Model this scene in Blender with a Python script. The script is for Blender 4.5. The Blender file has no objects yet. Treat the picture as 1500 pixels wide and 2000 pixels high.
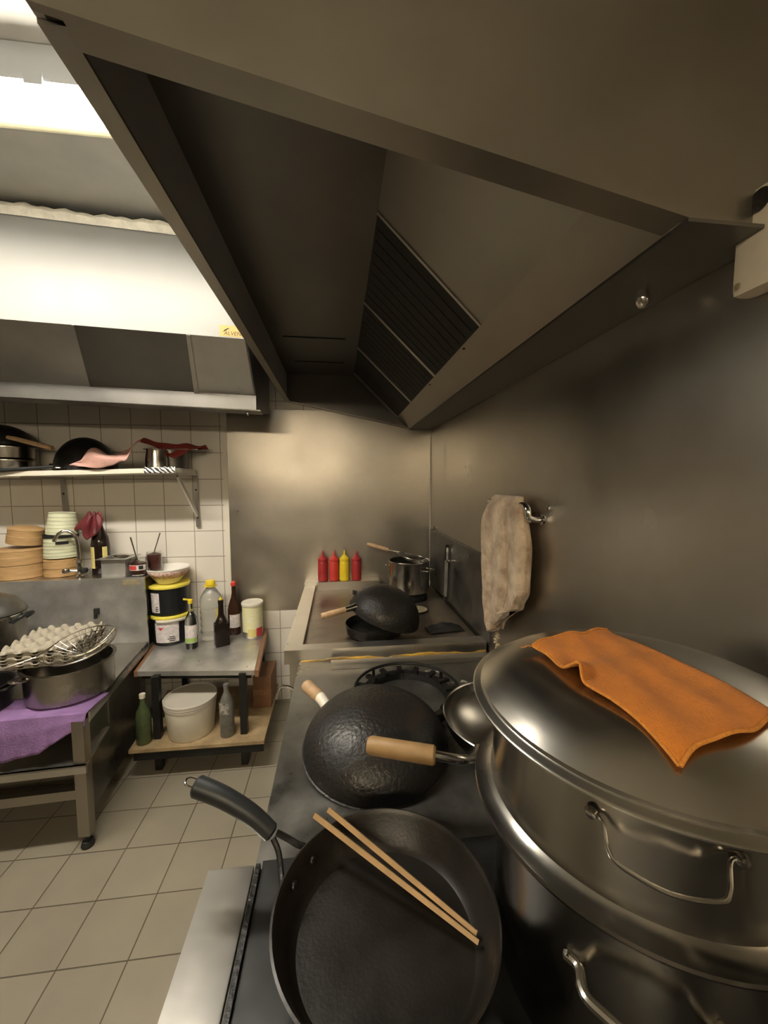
import bpy, bmesh, math, random
from mathutils import Vector, Matrix
random.seed(7)
PI = math.pi
sc = bpy.context.scene
COL = sc.collection

# ------------------------------------------------------------------ camera
cd = bpy.data.cameras.new('camera')
cam = bpy.data.objects.new('camera', cd); COL.objects.link(cam)
cd.sensor_fit = 'HORIZONTAL'; cd.sensor_width = 36.0; cd.lens = 18.0
cd.clip_start = 0.02; cd.clip_end = 50
cam.location = (0, 0, 1.75)
cam.rotation_euler = (math.radians(90) - math.atan(58/750), 0, -math.atan(90/750))
sc.camera = cam

# ------------------------------------------------------------------ world, exposure
w = bpy.data.worlds.new('world'); sc.world = w; w.use_nodes = True
w.node_tree.nodes['Background'].inputs[0].default_value = (1, .9, .75, 1)
w.node_tree.nodes['Background'].inputs[1].default_value = 0.02
sc.view_settings.view_transform = 'Standard'
sc.view_settings.look = 'None'
sc.view_settings.gamma = 1
sc.view_settings.use_curve_mapping = False
sc.view_settings.exposure = 1.0
LAMP_MAIN = 62.0     # fluorescent lamp in view
LAMP_REAR = 28.0     # same lamp further back in the kitchen, behind the camera
LAMP_COLOR = (1.0, .94, .82)
REAR_COLOR = (1.0, .84, .60)

# ------------------------------------------------------------------ materials
def _nt(name):
    m = bpy.data.materials.new(name); m.use_nodes = True
    return m, m.node_tree, m.node_tree.nodes['Principled BSDF']
def mat(name, col, rough=.5, metal=0, var=.0, vscale=6, rvar=0, bump=0, bscale=40, trans=0, ior=1.45,
        stretch=(1, 1, 1), col2=None, emit=0, alpha=1, sheen=0, coat=0):
    m, nt, b = _nt(name)
    b.inputs['Base Color'].default_value = (*col, 1)
    b.inputs['Roughness'].default_value = rough
    b.inputs['Metallic'].default_value = metal
    b.inputs['IOR'].default_value = ior
    b.inputs['Transmission Weight'].default_value = trans
    if coat: b.inputs['Coat Weight'].default_value = coat
    if sheen: b.inputs['Sheen Weight'].default_value = sheen
    if emit:
        b.inputs['Emission Color'].default_value = (*col, 1); b.inputs['Emission Strength'].default_value = emit
    if var or rvar or bump:
        tc = nt.nodes.new('ShaderNodeTexCoord'); mp = nt.nodes.new('ShaderNodeMapping')
        mp.inputs['Scale'].default_value = stretch
        nt.links.new(tc.outputs['Object'], mp.inputs['Vector'])
        n = nt.nodes.new('ShaderNodeTexNoise'); n.inputs['Scale'].default_value = vscale
        n.inputs['Detail'].default_value = 5; n.inputs['Roughness'].default_value = .6
        nt.links.new(mp.outputs[0], n.inputs['Vector'])
        if var:
            r = nt.nodes.new('ShaderNodeValToRGB')
            c2 = col2 if col2 else tuple(max(0, c*(1-var)) for c in col)
            r.color_ramp.elements[0].position = .35; r.color_ramp.elements[1].position = .65
            r.color_ramp.elements[0].color = (*c2, 1); r.color_ramp.elements[1].color = (*col, 1)
            nt.links.new(n.outputs['Fac'], r.inputs[0]); nt.links.new(r.outputs[0], b.inputs['Base Color'])
        if rvar:
            mr = nt.nodes.new('ShaderNodeMapRange')
            mr.inputs['From Min'].default_value = .3; mr.inputs['From Max'].default_value = .7
            mr.inputs['To Min'].default_value = max(.02, rough-rvar); mr.inputs['To Max'].default_value = min(1, rough+rvar)
            nt.links.new(n.outputs['Fac'], mr.inputs['Value']); nt.links.new(mr.outputs[0], b.inputs['Roughness'])
        if bump:
            n2 = nt.nodes.new('ShaderNodeTexNoise'); n2.inputs['Scale'].default_value = bscale; n2.inputs['Detail'].default_value = 3
            nt.links.new(mp.outputs[0], n2.inputs['Vector'])
            bp = nt.nodes.new('ShaderNodeBump'); bp.inputs['Strength'].default_value = bump; bp.inputs['Distance'].default_value = .01
            nt.links.new(n2.outputs['Fac'], bp.inputs['Height']); nt.links.new(bp.outputs[0], b.inputs['Normal'])
    return m
def tile_mat(name, c1, c2, mortar, w_, h_, off, axes, rough, msize=.003, bumpd=.002, dirt=.0):
    m, nt, b = _nt(name)
    g = nt.nodes.new('ShaderNodeNewGeometry'); sp = nt.nodes.new('ShaderNodeSeparateXYZ'); cb = nt.nodes.new('ShaderNodeCombineXYZ')
    nt.links.new(g.outputs['Position'], sp.inputs[0])
    for k in (0, 1):
        a = nt.nodes.new('ShaderNodeMath'); a.operation = 'SUBTRACT'; a.inputs[1].default_value = off[k] - 40*(w_, h_)[k]
        nt.links.new(sp.outputs[axes[k]], a.inputs[0]); nt.links.new(a.outputs[0], cb.inputs[k])
    t = nt.nodes.new('ShaderNodeTexBrick'); t.offset = 0; t.squash = 1
    t.inputs['Scale'].default_value = 1; t.inputs['Brick Width'].default_value = w_; t.inputs['Row Height'].default_value = h_
    t.inputs['Mortar Size'].default_value = msize; t.inputs['Mortar Smooth'].default_value = .3
    t.inputs['Color1'].default_value = (*c1, 1); t.inputs['Color2'].default_value = (*c2, 1); t.inputs['Mortar'].default_value = (*mortar, 1)
    nt.links.new(cb.outputs[0], t.inputs['Vector'])
    n = nt.nodes.new('ShaderNodeTexNoise'); n.inputs['Scale'].default_value = 2.2; n.inputs['Detail'].default_value = 6
    nt.links.new(g.outputs['Position'], n.inputs['Vector'])
    mr = nt.nodes.new('ShaderNodeMapRange'); mr.inputs['From Min'].default_value = .35; mr.inputs['From Max'].default_value = .7
    mr.inputs['To Min'].default_value = 1-dirt; mr.inputs['To Max'].default_value = 1
    nt.links.new(n.outputs['Fac'], mr.inputs['Value'])
    mx = nt.nodes.new('ShaderNodeMixRGB'); mx.blend_type = 'MULTIPLY'; mx.inputs[0].default_value = 1
    nt.links.new(t.outputs['Color'], mx.inputs[1]); nt.links.new(mr.outputs[0], mx.inputs[2])
    nt.links.new(mx.outputs[0], b.inputs['Base Color'])
    b.inputs['Roughness'].default_value = rough
    bp = nt.nodes.new('ShaderNodeBump'); bp.invert = True; bp.inputs['Strength'].default_value = .6; bp.inputs['Distance'].default_value = bumpd
    nt.links.new(t.outputs['Fac'], bp.inputs['Height']); nt.links.new(bp.outputs[0], b.inputs['Normal'])
    return m
M = {}
M['floor'] = tile_mat('floor_tile', (.28, .245, .185), (.262, .228, .172), (.09, .07, .045), .2415, .232, (-1.023, 1.613), (0, 1), .42, .0028, .002, .2)
M['wall_tile'] = tile_mat('wall_tile', (.78, .73, .65), (.75, .70, .62), (.33, .28, .22), .207, .197, (-.878, 1.183), (0, 2), .16, .003, .002, .08)
M['paint'] = mat('grey_paint', (.60, .60, .57), .6, 0, .18, 3, bump=.1, bscale=12)
M['dark_fill_cut'] = mat('dark_brown_fill_cut', (.10, .085, .065), .6, 0, .2, 3)  # unseen walls coloured dark to cut fill light and dim the reflections
M['ceiling'] = mat('ceiling_paint', (.66, .64, .58), .7, 0, .16, 2.5, bump=.12, bscale=9)
M['steel'] = mat('brushed_steel', (.60, .575, .53), .33, 1, .22, 2.2, .08, .02, 60, stretch=(1, 1, 1))
M['sheet'] = mat('wall_sheet_steel', (.53, .495, .435), .34, 1, .2, 1.6, .08, .05, 5)
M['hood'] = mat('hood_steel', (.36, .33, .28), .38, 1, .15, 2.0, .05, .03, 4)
M['hood_dark'] = mat('darker_hood_steel', (.21, .20, .185), .42, 1, .25, 2.0, .06, .03, 5)  # darker version of the hood steel
M['hood_hazed'] = mat('hood_haze_steel', (.52, .52, .52), .5, .45, .15, 2.0, .05, .03, 5)  # hood steel lightened to stand in for bright haze inside the rim
M['hood_light'] = mat('clean_hood_steel', (.19, .187, .172), .5, .2, .08, 2.4, .08, .03, 30, stretch=(1, 1, .3))
M['filter'] = mat('filter_mesh', (.030, .026, .022), .65, .2, .3, 30)
M['hob'] = mat('dark_hob_steel', (.25, .24, .22), .34, .85, .5, 6, .1, .04, 30)
M['hob_floor'] = mat('stained_hob_floor', (.30, .245, .19), .38, .75, .5, 5, .1, .05, 25)
M['iron'] = mat('black_iron', (.016, .015, .014), .42, .25, .4, 14, .12, .25, 90)
M['wok'] = mat('burnt_wok', (.015, .0145, .014), .42, .25, .5, 11, .17, .3, 85, col2=(.026, .022, .018))
M['nonstick'] = mat('nonstick_coating', (.013, .010, .007), .37, .1, .3, 9, .08, .05, 160)
M['black_enamel'] = mat('black_enamel', (.016, .016, .016), .33, 0, .4, 8, .1, .04, 20)
M['blackplastic'] = mat('black_plastic', (.018, .02, .021), .45, 0, .2, 20)
M['polished'] = mat('polished_steel', (.56, .535, .485), .19, 1, .15, 5, .05, .02, 8)
M['polished2'] = mat('worn_polished_steel', (.42, .40, .365), .24, 1, .25, 4, .06, .03, 10)
M['lid_steel'] = mat('lid_steel', (.55, .525, .475), .25, 1, .04, 4, .02, .01, 9)
M['table_sheet'] = mat('galvanised_sheet', (.66, .64, .60), .36, .75, .35, 5, .1, .03, 30)
M['chrome'] = mat('chrome', (.75, .73, .70), .1, 1)
M['wood'] = mat('bamboo_wood', (.38, .23, .095), .5, 0, .3, 14, bump=.08, bscale=60, stretch=(1, 1, 1))
M['wood_pale'] = mat('pale_wood', (.55, .36, .20), .55, 0, .3, 20, bump=.08, bscale=60)
M['wood_trim'] = mat('reddish_wood_trim', (.30, .15, .075), .55, 0, .35, 12, stretch=(4, 1, 4))
M['bamboo'] = mat('steamer_bamboo', (.50, .31, .14), .55, 0, .22, 10, bump=.1, bscale=70, stretch=(1, 1, 5))
M['plank'] = mat('dirty_plank', (.42, .30, .16), .65, 0, .45, 9)
M['orange'] = mat('orange_terry', (.64, .20, .014), .95, 0, .25, 16, bump=.6, bscale=420, sheen=.1)
M['orange_edge'] = mat('orange_stitched_edge', (.66, .25, .04), .95, 0, .2, 60, bump=.6, bscale=300)
M['towel'] = mat('grubby_towel', (.70, .55, .38), .95, 0, .55, 13, bump=.5, bscale=160, col2=(.34, .23, .14), sheen=.3)
M['pink'] = mat('pink_cloth', (.66, .38, .32), .95, 0, .2, 12, bump=.4, bscale=200)
M['red_cloth'] = mat('red_cloth', (.32, .045, .035), .9, 0, .3, 12, bump=.4, bscale=200)
M['purple'] = mat('purple_cloth', (.26, .145, .33), .9, 0, .3, 9, bump=.3, bscale=120)
M['maroon'] = mat('maroon_bag', (.16, .025, .03), .45, 0, .3, 20)
M['rope'] = mat('cotton_rope', (.60, .48, .32), .9, 0, .35, 60, bump=.8, bscale=150)
M['red_plastic'] = mat('red_plastic', (.62, .055, .04), .35, 0, .15, 20)
M['dark_red_plastic'] = mat('dark_red_plastic', (.42, .035, .035), .35, 0, .25, 20)
M['yellow_plastic'] = mat('yellow_plastic', (.80, .60, .03), .35, 0, .08, 20)
M['yellow_lid'] = mat('yellow_lid', (.78, .66, .09), .4)
M['white_plastic'] = mat('white_plastic', (.74, .69, .58), .45, 0, .08, 5)
M['bucket_lid'] = mat('shaded_white_lid', (.50, .46, .39), .5, 0, .1, 5)  # white lid greyed, painting in the shade under the table
M['switch'] = mat('cream_switch_plastic', (.70, .64, .52), .45, 0, .15, 8)
M['bucket_black'] = mat('black_bucket_plastic', (.012, .013, .015), .3)
M['paper'] = mat('label_paper', (.74, .68, .62), .6, 0, .3, 45, col2=(.52, .47, .50))
M['ink'] = mat('label_ink', (.012, .011, .011), .7)
M['ink_red'] = mat('label_red', (.55, .05, .05), .6)
M['ink_green'] = mat('label_green', (.32, .46, .12), .6)
M['label_yellow'] = mat('label_yellow', (.72, .60, .22), .5, 0, .15, 30)
M['sticker'] = mat('yellow_sticker', (.34, .21, .04), .45)
M['glass'] = mat('clear_glass', (.93, .95, .92), .04, 0, trans=1, ior=1.45)
M['pet'] = mat('clear_plastic', (.88, .88, .83), .22, 0, trans=.85, ior=1.4)
M['green_glass'] = mat('dusty_green_glass', (.12, .16, .07), .25, 0, .3, 12, trans=.35)
M['dirty_glass'] = mat('dirty_plastic', (.26, .25, .22), .3, 0, .5, 18, trans=.3)
M['sauce'] = mat('dark_sauce', (.014, .009, .007), .12)
M['brown_glass'] = mat('brown_bottle_glass', (.035, .014, .008), .1)
M['chili'] = mat('chili_paste', (.11, .02, .012), .4, 0, .4, 50)
M['tin'] = mat('tin_label', (.74, .68, .25), .4, 0, .25, 30, col2=(.75, .74, .62), stretch=(1, 1, 5))
M['carton'] = mat('egg_tray_pulp', (.40, .355, .28), .9, 0, .15, 30, bump=.25, bscale=150)
M['cardboard'] = mat('brown_cardboard', (.24, .12, .06), .8, 0, .3, 5)
M['porcelain'] = mat('white_porcelain', (.76, .72, .66), .2)
M['bowl_red'] = mat('red_floral_band', (.40, .10, .08), .3, 0, .6, 60, col2=(.70, .60, .50))
M['bowl_yellow'] = mat('yellow_bowl_base', (.68, .60, .30), .3, 0, .35, 70, col2=(.72, .67, .52))
M['cup_green'] = mat('pale_green_paper', (.66, .68, .48), .5, 0, .3, 30, col2=(.52, .53, .36), stretch=(.3, .3, 3))
M['foil'] = mat('aluminium_foil', (.80, .80, .78), .25, 1, .1, 20, bump=.8, bscale=45)
M['grease'] = mat('yellow_grease', (.72, .42, .05), .3, 0, .6, 7, col2=(.22, .15, .07))
M['ash'] = mat('white_residue', (.45, .42, .36), .8, 0, .6, 60, col2=(.1, .09, .08))
M['lamp'] = mat('lamp_diffuser', LAMP_COLOR, .5, emit=LAMP_MAIN)
M['lamp_rear'] = mat('rear_lamp_diffuser', REAR_COLOR, .5, emit=LAMP_REAR)
M['lamp_body'] = mat('lamp_housing_paint', (.55, .58, .62), .5)
M['lamp_trim'] = mat('cream_lamp_trim', (.80, .74, .50), .4)
M['plaster'] = mat('ragged_white_plaster', (.80, .76, .64), .8, 0, .2, 20, bump=.5, bscale=40)
M['wire'] = mat('steel_wire', (.62, .58, .50), .22, 1)
M['rubber'] = mat('black_rubber', (.015, .014, .013), .6)
M['stain'] = mat('old_glue', (.36, .30, .19), .6, .2, .4, 30)

# ------------------------------------------------------------------ geometry helpers
class B:
    def __init__(s): s.bm = bmesh.new(); s.mats = None
    def box(s, c, d, rot=None, bev=0):
        t = bmesh.new(); bmesh.ops.create_cube(t, size=1)
        bmesh.ops.scale(t, verts=t.verts, vec=d)
        if bev: bmesh.ops.bevel(t, geom=t.edges[:], offset=bev, segments=2, profile=.7, affect='EDGES')
        m = Matrix.Translation(c)
        if rot is not None: m = m @ rot
        bmesh.ops.transform(t, matrix=m, verts=t.verts); s._merge(t); return s
    def bx(s, x0, x1, y0, y1, z0, z1, bev=0):
        return s.box(((x0+x1)/2, (y0+y1)/2, (z0+z1)/2), (abs(x1-x0), abs(y1-y0), abs(z1-z0)), None, bev)
    def _merge(s, t):
        me = bpy.data.meshes.new('tmp'); t.to_mesh(me); t.free(); s.bm.from_mesh(me); bpy.data.meshes.remove(me)
    def prism(s, poly, vec):
        """convex polygon (3D points) swept along vec"""
        vec = Vector(vec); a = [s.bm.verts.new(p) for p in poly]; b = [s.bm.verts.new(Vector(p)+vec) for p in poly]
        n = len(poly); s.bm.faces.new(a); s.bm.faces.new(b[::-1])
        for i in range(n): s.bm.faces.new((a[i], b[i], b[(i+1) % n], a[(i+1) % n]))
        return s
    def lathe(s, prof, c=(0, 0, 0), seg=48, a0=0, a1=2*PI, mtx=None, scale=(1, 1)):
        full = abs(a1-a0-2*PI) < 1e-6; rings = []
        na = seg if full else seg+1
        for i in range(na):
            a = a0+(a1-a0)*i/seg; row = []
            for r, z in prof:
                p = Vector((r*math.cos(a)*scale[0], r*math.sin(a)*scale[1], z))
                if mtx is not None: p = mtx @ p
                row.append(s.bm.verts.new(p+Vector(c)))
            rings.append(row)
        for i in range(seg):
            A = rings[i]; Bq = rings[(i+1) % na]
            for j in range(len(prof)-1):
                try: s.bm.faces.new((A[j], Bq[j], Bq[j+1], A[j+1]))
                except ValueError: pass
        bmesh.ops.remove_doubles(s.bm, verts=s.bm.verts[:], dist=1e-6)
        return s
    def tube(s, pts, r, seg=10, cap=True, closed=False):
        pts = [Vector(p) for p in pts]; n = len(pts); rs = r if isinstance(r, (list, tuple)) else [r]*n
        rows = []; prevx = None
        for i, p in enumerate(pts):
            if closed: d = pts[(i+1) % n]-pts[i-1]
            else: d = pts[min(i+1, n-1)]-pts[max(i-1, 0)]
            d.normalize()
            if prevx is None:
                u = Vector((0, 0, 1)) if abs(d.z) < .9 else Vector((1, 0, 0)); x = d.cross(u).normalized()
            else:
                x = (prevx-d*prevx.dot(d)); x = x.normalized() if x.length > 1e-6 else prevx
            prevx = x; y = d.cross(x)
            rows.append([s.bm.verts.new(p+rs[i]*(x*math.cos(2*PI*k/seg)+y*math.sin(2*PI*k/seg))) for k in range(seg)])
        m = n if closed else n-1
        for i in range(m):
            A = rows[i]; C = rows[(i+1) % n]
            for k in range(seg): s.bm.faces.new((A[k], A[(k+1) % seg], C[(k+1) % seg], C[k]))
        if cap and not closed: s.bm.faces.new(rows[0][::-1]); s.bm.faces.new(rows[-1])
        return s
    def bar(s, a, b, w_, h_):
        """rectangular bar from a to b"""
        a = Vector(a); b = Vector(b); d = (b-a).normalized(); u = Vector((0, 0, 1)) if abs(d.z) < .95 else Vector((0, 1, 0))
        x = d.cross(u).normalized(); y = x.cross(d)
        poly = [a+x*w_/2+y*h_/2, a-x*w_/2+y*h_/2, a-x*w_/2-y*h_/2, a+x*w_/2-y*h_/2]
        return s.prism(poly, b-a)
    def grid(s, fn, nu, nv):
        v = [[s.bm.verts.new(fn(i/nu, j/nv)) for j in range(nv+1)] for i in range(nu+1)]
        for i in range(nu):
            for j in range(nv): s.bm.faces.new((v[i][j], v[i+1][j], v[i+1][j+1], v[i][j+1]))
        return s
def catmull(p, n=6):
    p = [Vector(q) for q in p]; out = []
    for i in range(len(p)-1):
        a = p[max(i-1, 0)]; b = p[i]; c = p[i+1]; d = p[min(i+2, len(p)-1)]
        for k in range(n):
            t = k/n
            out.append(.5*((2*b)+(-a+c)*t+(2*a-5*b+4*c-d)*t*t+(-a+3*b-3*c+d)*t**3))
    out.append(p[-1]); return out
def circle(c, r, n=48, z=0, mtx=None):
    o = []
    for i in range(n):
        p = Vector((r*math.cos(2*PI*i/n), r*math.sin(2*PI*i/n), z))
        o.append((mtx @ p if mtx is not None else p)+Vector(c))
    return o
def rotz(v, a): return Vector((v[0]*math.cos(a)-v[1]*math.sin(a), v[0]*math.sin(a)+v[1]*math.cos(a), v[2]))

def build(name, b, m, parent=None, world=False, smooth=True, solid=0, sub=0, angle=35):
    me = bpy.data.meshes.new(name)
    bmesh.ops.recalc_face_normals(b.bm, faces=b.bm.faces[:])
    if world and parent is not None:
        bpy.context.view_layer.update()
        bmesh.ops.transform(b.bm, matrix=parent.matrix_world.inverted(), verts=b.bm.verts)
    if smooth:
        for f in b.bm.faces: f.smooth = True
        ang = math.radians(angle)
        for e in b.bm.edges:
            if len(e.link_faces) == 2 and e.calc_face_angle(0) > ang: e.smooth = False
    b.bm.to_mesh(me); b.bm.free()
    me.materials.append(m if not isinstance(m, str) else M[m])
    o = bpy.data.objects.new(name, me); COL.objects.link(o)
    if parent is not None: o.parent = parent
    if solid:
        s = o.modifiers.new('solid', 'SOLIDIFY'); s.thickness = solid; s.offset = 0
    if sub:
        s = o.modifiers.new('sub', 'SUBSURF'); s.levels = sub; s.render_levels = sub
    return o
def tag(o, label, cat, group=None):
    o['label'] = label; o['category'] = cat
    if group: o['group'] = group
    return o
def struct(o): o['kind'] = 'structure'; return o
def thing(name, loc, label, cat, group=None, rot=(0, 0, 0)):
    o = bpy.data.objects.new(name, None); COL.objects.link(o); o.empty_display_size = .05
    o.location = loc; o.rotation_euler = rot
    return tag(o, label, cat, group)
def single(name, b, m, loc, label, cat, group=None, rot=(0, 0, 0), **k):
    o = build(name, b, m, **k); o.location = loc; o.rotation_euler = rot
    return tag(o, label, cat, group)
def dup(root, loc, rot=None, label=None, group=None):
    r = root.copy(); COL.objects.link(r); r.location = loc
    if rot is not None: r.rotation_euler = rot
    if label: r['label'] = label
    if group: r['group'] = group
    for ch in list(root.children):
        c = ch.copy(); COL.objects.link(c); c.parent = r
        for g in list(ch.children):
            d = g.copy(); COL.objects.link(d); d.parent = c
    return r
def text_bm(txt, size, bendR=None, ac=0, origin=(0, 0, 0), xdir=(1, 0, 0), zdir=(0, 0, 1), shear=0):
    cu = bpy.data.curves.new('txt', 'FONT'); cu.body = txt; cu.size = size; cu.align_x = 'CENTER'; cu.align_y = 'CENTER'; cu.shear = shear
    ob = bpy.data.objects.new('txt', cu); COL.objects.link(ob)
    dg = bpy.context.evaluated_depsgraph_get(); dg.update()
    me = bpy.data.meshes.new_from_object(ob.evaluated_get(dg))
    bpy.data.objects.remove(ob); bpy.data.curves.remove(cu)
    b = B(); b.bm.from_mesh(me); bpy.data.meshes.remove(me)
    for v in b.bm.verts:
        x, z = v.co.x, v.co.y
        if bendR:
            a = ac+x/bendR; v.co = Vector((bendR*math.cos(a), bendR*math.sin(a), z))+Vector(origin)
        else:
            v.co = Vector(origin)+Vector(xdir)*x+Vector(zdir)*z
    return b
def patch(R, z0, z1, a0, a1, seg=12, R1=None):
    """curved label patch on a (slightly conical) cylinder"""
    b = B(); R1 = R if R1 is None else R1
    b.grid(lambda u, v: Vector(((R+(R1-R)*v)*math.cos(a0+(a1-a0)*u), (R+(R1-R)*v)*math.sin(a0+(a1-a0)*u), z0+(z1-z0)*v)), seg, 2)
    return b

XR, D, H = .742, 3.05, 3.0
# ================================================================== SETTING
struct(build('floor', B().bx(-3.3, .85, -2.1, 3.15, -.1, 0), 'floor'))
struct(build('ceiling', B().bx(-3.3, .85, -2.1, 3.15, H, H+.1), 'ceiling'))
struct(build('wall_back', B().bx(-3.3, .85, D, D+.1, 0, H), 'wall_tile'))
struct(build('wall_right', B().bx(.748, .85, -2.1, D, 0, H), 'paint'))
struct(build('wall_left', B().bx(-3.3, -3.2, -2.1, D, 0, H), 'dark_fill_cut'))
struct(build('wall_front', B().bx(-3.2, .748, -2.1, -2.0, 0, H), 'dark_fill_cut'))
# stainless wall claddings
struct(build('trim_1', B().bx(-.825, .738, D-.004, D-.0005, .742, 2.30), 'sheet'))
struct(build('trim_2', B().bx(XR, .7475, -1.6, 1.780, .2, 2.95), 'sheet'))
struct(build('trim_3', B().bx(XR+.004, .7475, 1.787, D-.006, .2, 2.95), 'sheet'))
b = B()
b.bx(-.862, -.827, D-.003, D-.0005, .72, 2.25)
struct(build('trim_4', b, 'white_plastic'))

# ================================================================== CEILING LAMPS
def lamp(loc, L, m, label, drop=.022):
    t = thing('ceiling_lamp', loc, label, 'lamp')
    b = B(); b.bx(-L, 0, 0, .005, 0, .098); b.bx(-L, 0, .005, .13, .085, .098); b.bx(-L, 0, .125, .13, 0, .085)
    b.bx(-.006, 0, .005, .125, 0, .085); b.bx(-L, -L+.006, .005, .125, 0, .085)
    build('lamp_housing', b, 'lamp_body', t)
    b = B(); b.bx(-L+.008, -.008, .008, .105, -drop, .012, .003)
    build('lamp_diffuser', b, m, t)
    b = B(); b.bx(-L, 0, .106, .165, -.009, -.002, .003); b.bx(-L, 0, .135, .15, -.014, -.009)
    build('lamp_trim', b, 'lamp_trim', t)
    for x in (-.42, -L+.4):
        b = B(); b.bx(x, x+.05, -.006, .012, -.014, .02, .003); build('clip', b, 'lamp_body', t)
    return t
lamp((-.46, 1.305, 2.9), 1.7, 'lamp', 'glowing fluorescent ceiling lamp above the kitchen aisle, beside the big hood')
t = lamp((.10, -1.45, 2.42), 1.6, 'lamp_rear', 'hanging fluorescent lamp at the other end of the kitchen, behind the viewer', .085)
for x in (-.3, -1.3): build('hanger_rod', B().tube([(x, .07, .098), (x, .07, .578)], .006, 8), 'lamp_body', t)

# ================================================================== BIG HOOD (right)
RX, RZ = -.388, 2.36       # outer rim
AX, AZ = .56, 2.172        # gutter lower edge
BX_, BZ = .46, 2.252       # gutter upper edge
TX, TZ = .128, 2.57        # filter top / hood roof
Y0, Y1 = .585, 3.03
hood = thing('extractor_hood', (.1, 1.8, 2.17), 'large stainless extractor hood with dark filters hanging over the wok range', 'hood')
P = lambda n, b, m='hood', par=None, **k: build(n, b, m, par or hood, world=True, **k)
P('front_panel', B().bx(RX, RX+.012, Y0, Y1, RZ, 2.99), 'hood_hazed')
P('rim_lip', B().bx(RX, RX+.036, Y0+.02, Y1, RZ-.006, RZ), 'hood')
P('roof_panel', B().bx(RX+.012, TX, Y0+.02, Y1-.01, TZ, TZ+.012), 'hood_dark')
P('roof_seam', B().bx(-.30, .05, 2.28, 2.287, TZ-.004, TZ), 'iron'); P('roof_seam', B().bx(-.28, .05, 2.72, 2.727, TZ-.004, TZ), 'iron')
def endpoly(y): return [(RX, y, RZ), (AX, y, AZ), (AX, y, 2.99), (RX, y, 2.99)]
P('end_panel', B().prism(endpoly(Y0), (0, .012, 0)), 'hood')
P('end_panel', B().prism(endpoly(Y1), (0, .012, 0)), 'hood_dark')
P('filler_panel', B().bx(AX+.002, XR-.002, Y0+.02, Y0+.03, AZ, 2.99), 'hood')
sl = Vector((AX-RX, 0, AZ-RZ)).normalized(); nz = Vector((-sl.z, 0, sl.x))
P('end_flange', B().prism([(RX+.036, Y0+.012, RZ-.007), (AX, Y0+.012, AZ+.001), (AX, Y0+.05, AZ+.001), (RX+.036, Y0+.05, RZ-.007)], nz*.006), 'hood')
P('end_flange', B().prism([(RX+.036, Y1, RZ-.007), (AX, Y1, AZ+.001), (AX, Y1-.03, AZ+.001), (RX+.036, Y1-.03, RZ-.007)], nz*.006), 'hood')
P('gutter_underside', B().bx(AX, XR-.001, Y0-.0, Y1, AZ-.006, AZ), 'hood_dark')
gn = Vector((BZ-AZ, 0, AX-BX_)).normalized()
P('gutter_face', B().prism([(AX, Y0+.012, AZ), (BX_, Y0+.012, BZ), (BX_, Y1, BZ), (AX, Y1, AZ)], gn*.006), 'hood')
fn_ = Vector((TZ-BZ, 0, BX_-TX)).normalized()
def slope(y0, y1, e0=0., e1=1., off=0.):
    a = Vector((BX_, 0, BZ)).lerp(Vector((TX, 0, TZ)), e0)+fn_*off; c = Vector((BX_, 0, BZ)).lerp(Vector((TX, 0, TZ)), e1)+fn_*off
    return [(a.x, y0, a.z), (c.x, y0, c.z), (c.x, y1, c.z), (a.x, y1, a.z)]
P('blank_panel', B().prism(slope(Y0+.012, 1.225), fn_*.006), 'hood')
for (y0, y1) in ((1.235, 1.80), (1.82, 2.395), (2.415, 2.95)):
    f = P('filter', B().prism(slope(y0, y1), fn_*.02), 'filter')
    g = B()
    for k in range(1, 9):
        yy = y0+(y1-y0)*k/9; p0 = slope(yy-.004, yy+.004, .02, .98, -.0015); g.prism(p0, fn_*.0015)
    build('baffle', g, 'filter', f, world=True)
    P('divider', B().prism(slope(y1-.001, y1+.021, 0, 1, -.006), fn_*.012), 'steel')
P('divider', B().prism(slope(1.222, 1.234, 0, 1, -.004), fn_*.012), 'steel')
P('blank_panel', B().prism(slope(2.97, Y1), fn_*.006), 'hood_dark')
b = B(); b.lathe([(0, 0), (.012, 0), (.014, -.012), (.012, -.026), (.006, -.034), (0, -.034)], (.665, .80, AZ-.006), 20); P('drain_plug', b, 'chrome')
for yy in (1.42, 1.95):
    b = B(); b.lathe([(0, -.004), (.006, -.003), (.007, 0), (0, 0)], (AX-.09, yy, AZ+.073), 12); P('rivet', b, 'iron')

# ================================================================== LEFT HOOD (over the sink)
hl = thing('extractor_hood', (-.445, 2.01, 2.45), 'smaller pale steel hood over the sink with a yellow sticker', 'hood', rot=(0, math.radians(1.2), math.radians(3.2)))
L = 2.7
build('front_panel', B().bx(-L, 0, 0, .01, 0, .255), 'hood_light', hl)
build('upper_casing', B().bx(-L, 0, .012, .02, .25, .49), 'hood_light', hl)
GY, GZ0, GZ1 = .31, -.285, -.205
sv = Vector((0, GY, GZ1)); sn = Vector((0, -GZ1, GY)).normalized()
def lsl(x0, x1, off=0., b0=None, b1=None):
    a = sn*off; c = sv+sn*off; b0 = x0 if b0 is None else b0; b1 = x1 if b1 is None else b1
    return [(x0, a.y, a.z), (x1, a.y, a.z), (b1, c.y, c.z), (b0, c.y, c.z)]
build('underside_panel', B().prism(lsl(-.253, -.002, 0, -.305, -.002), sn*.008), 'steel', hl)
build('underside_panel', B().prism(lsl(-L, -.75, 0, -L, -.85), sn*.008), 'steel', hl)
build('filter', B().prism(lsl(-.75, -.253, 0, -.85, -.305), sn*.014), 'hood_dark', hl)
build('divider', B().prism(lsl(-.268, -.250, -.008, -.325, -.302), sn*.014), 'steel', hl)
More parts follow.
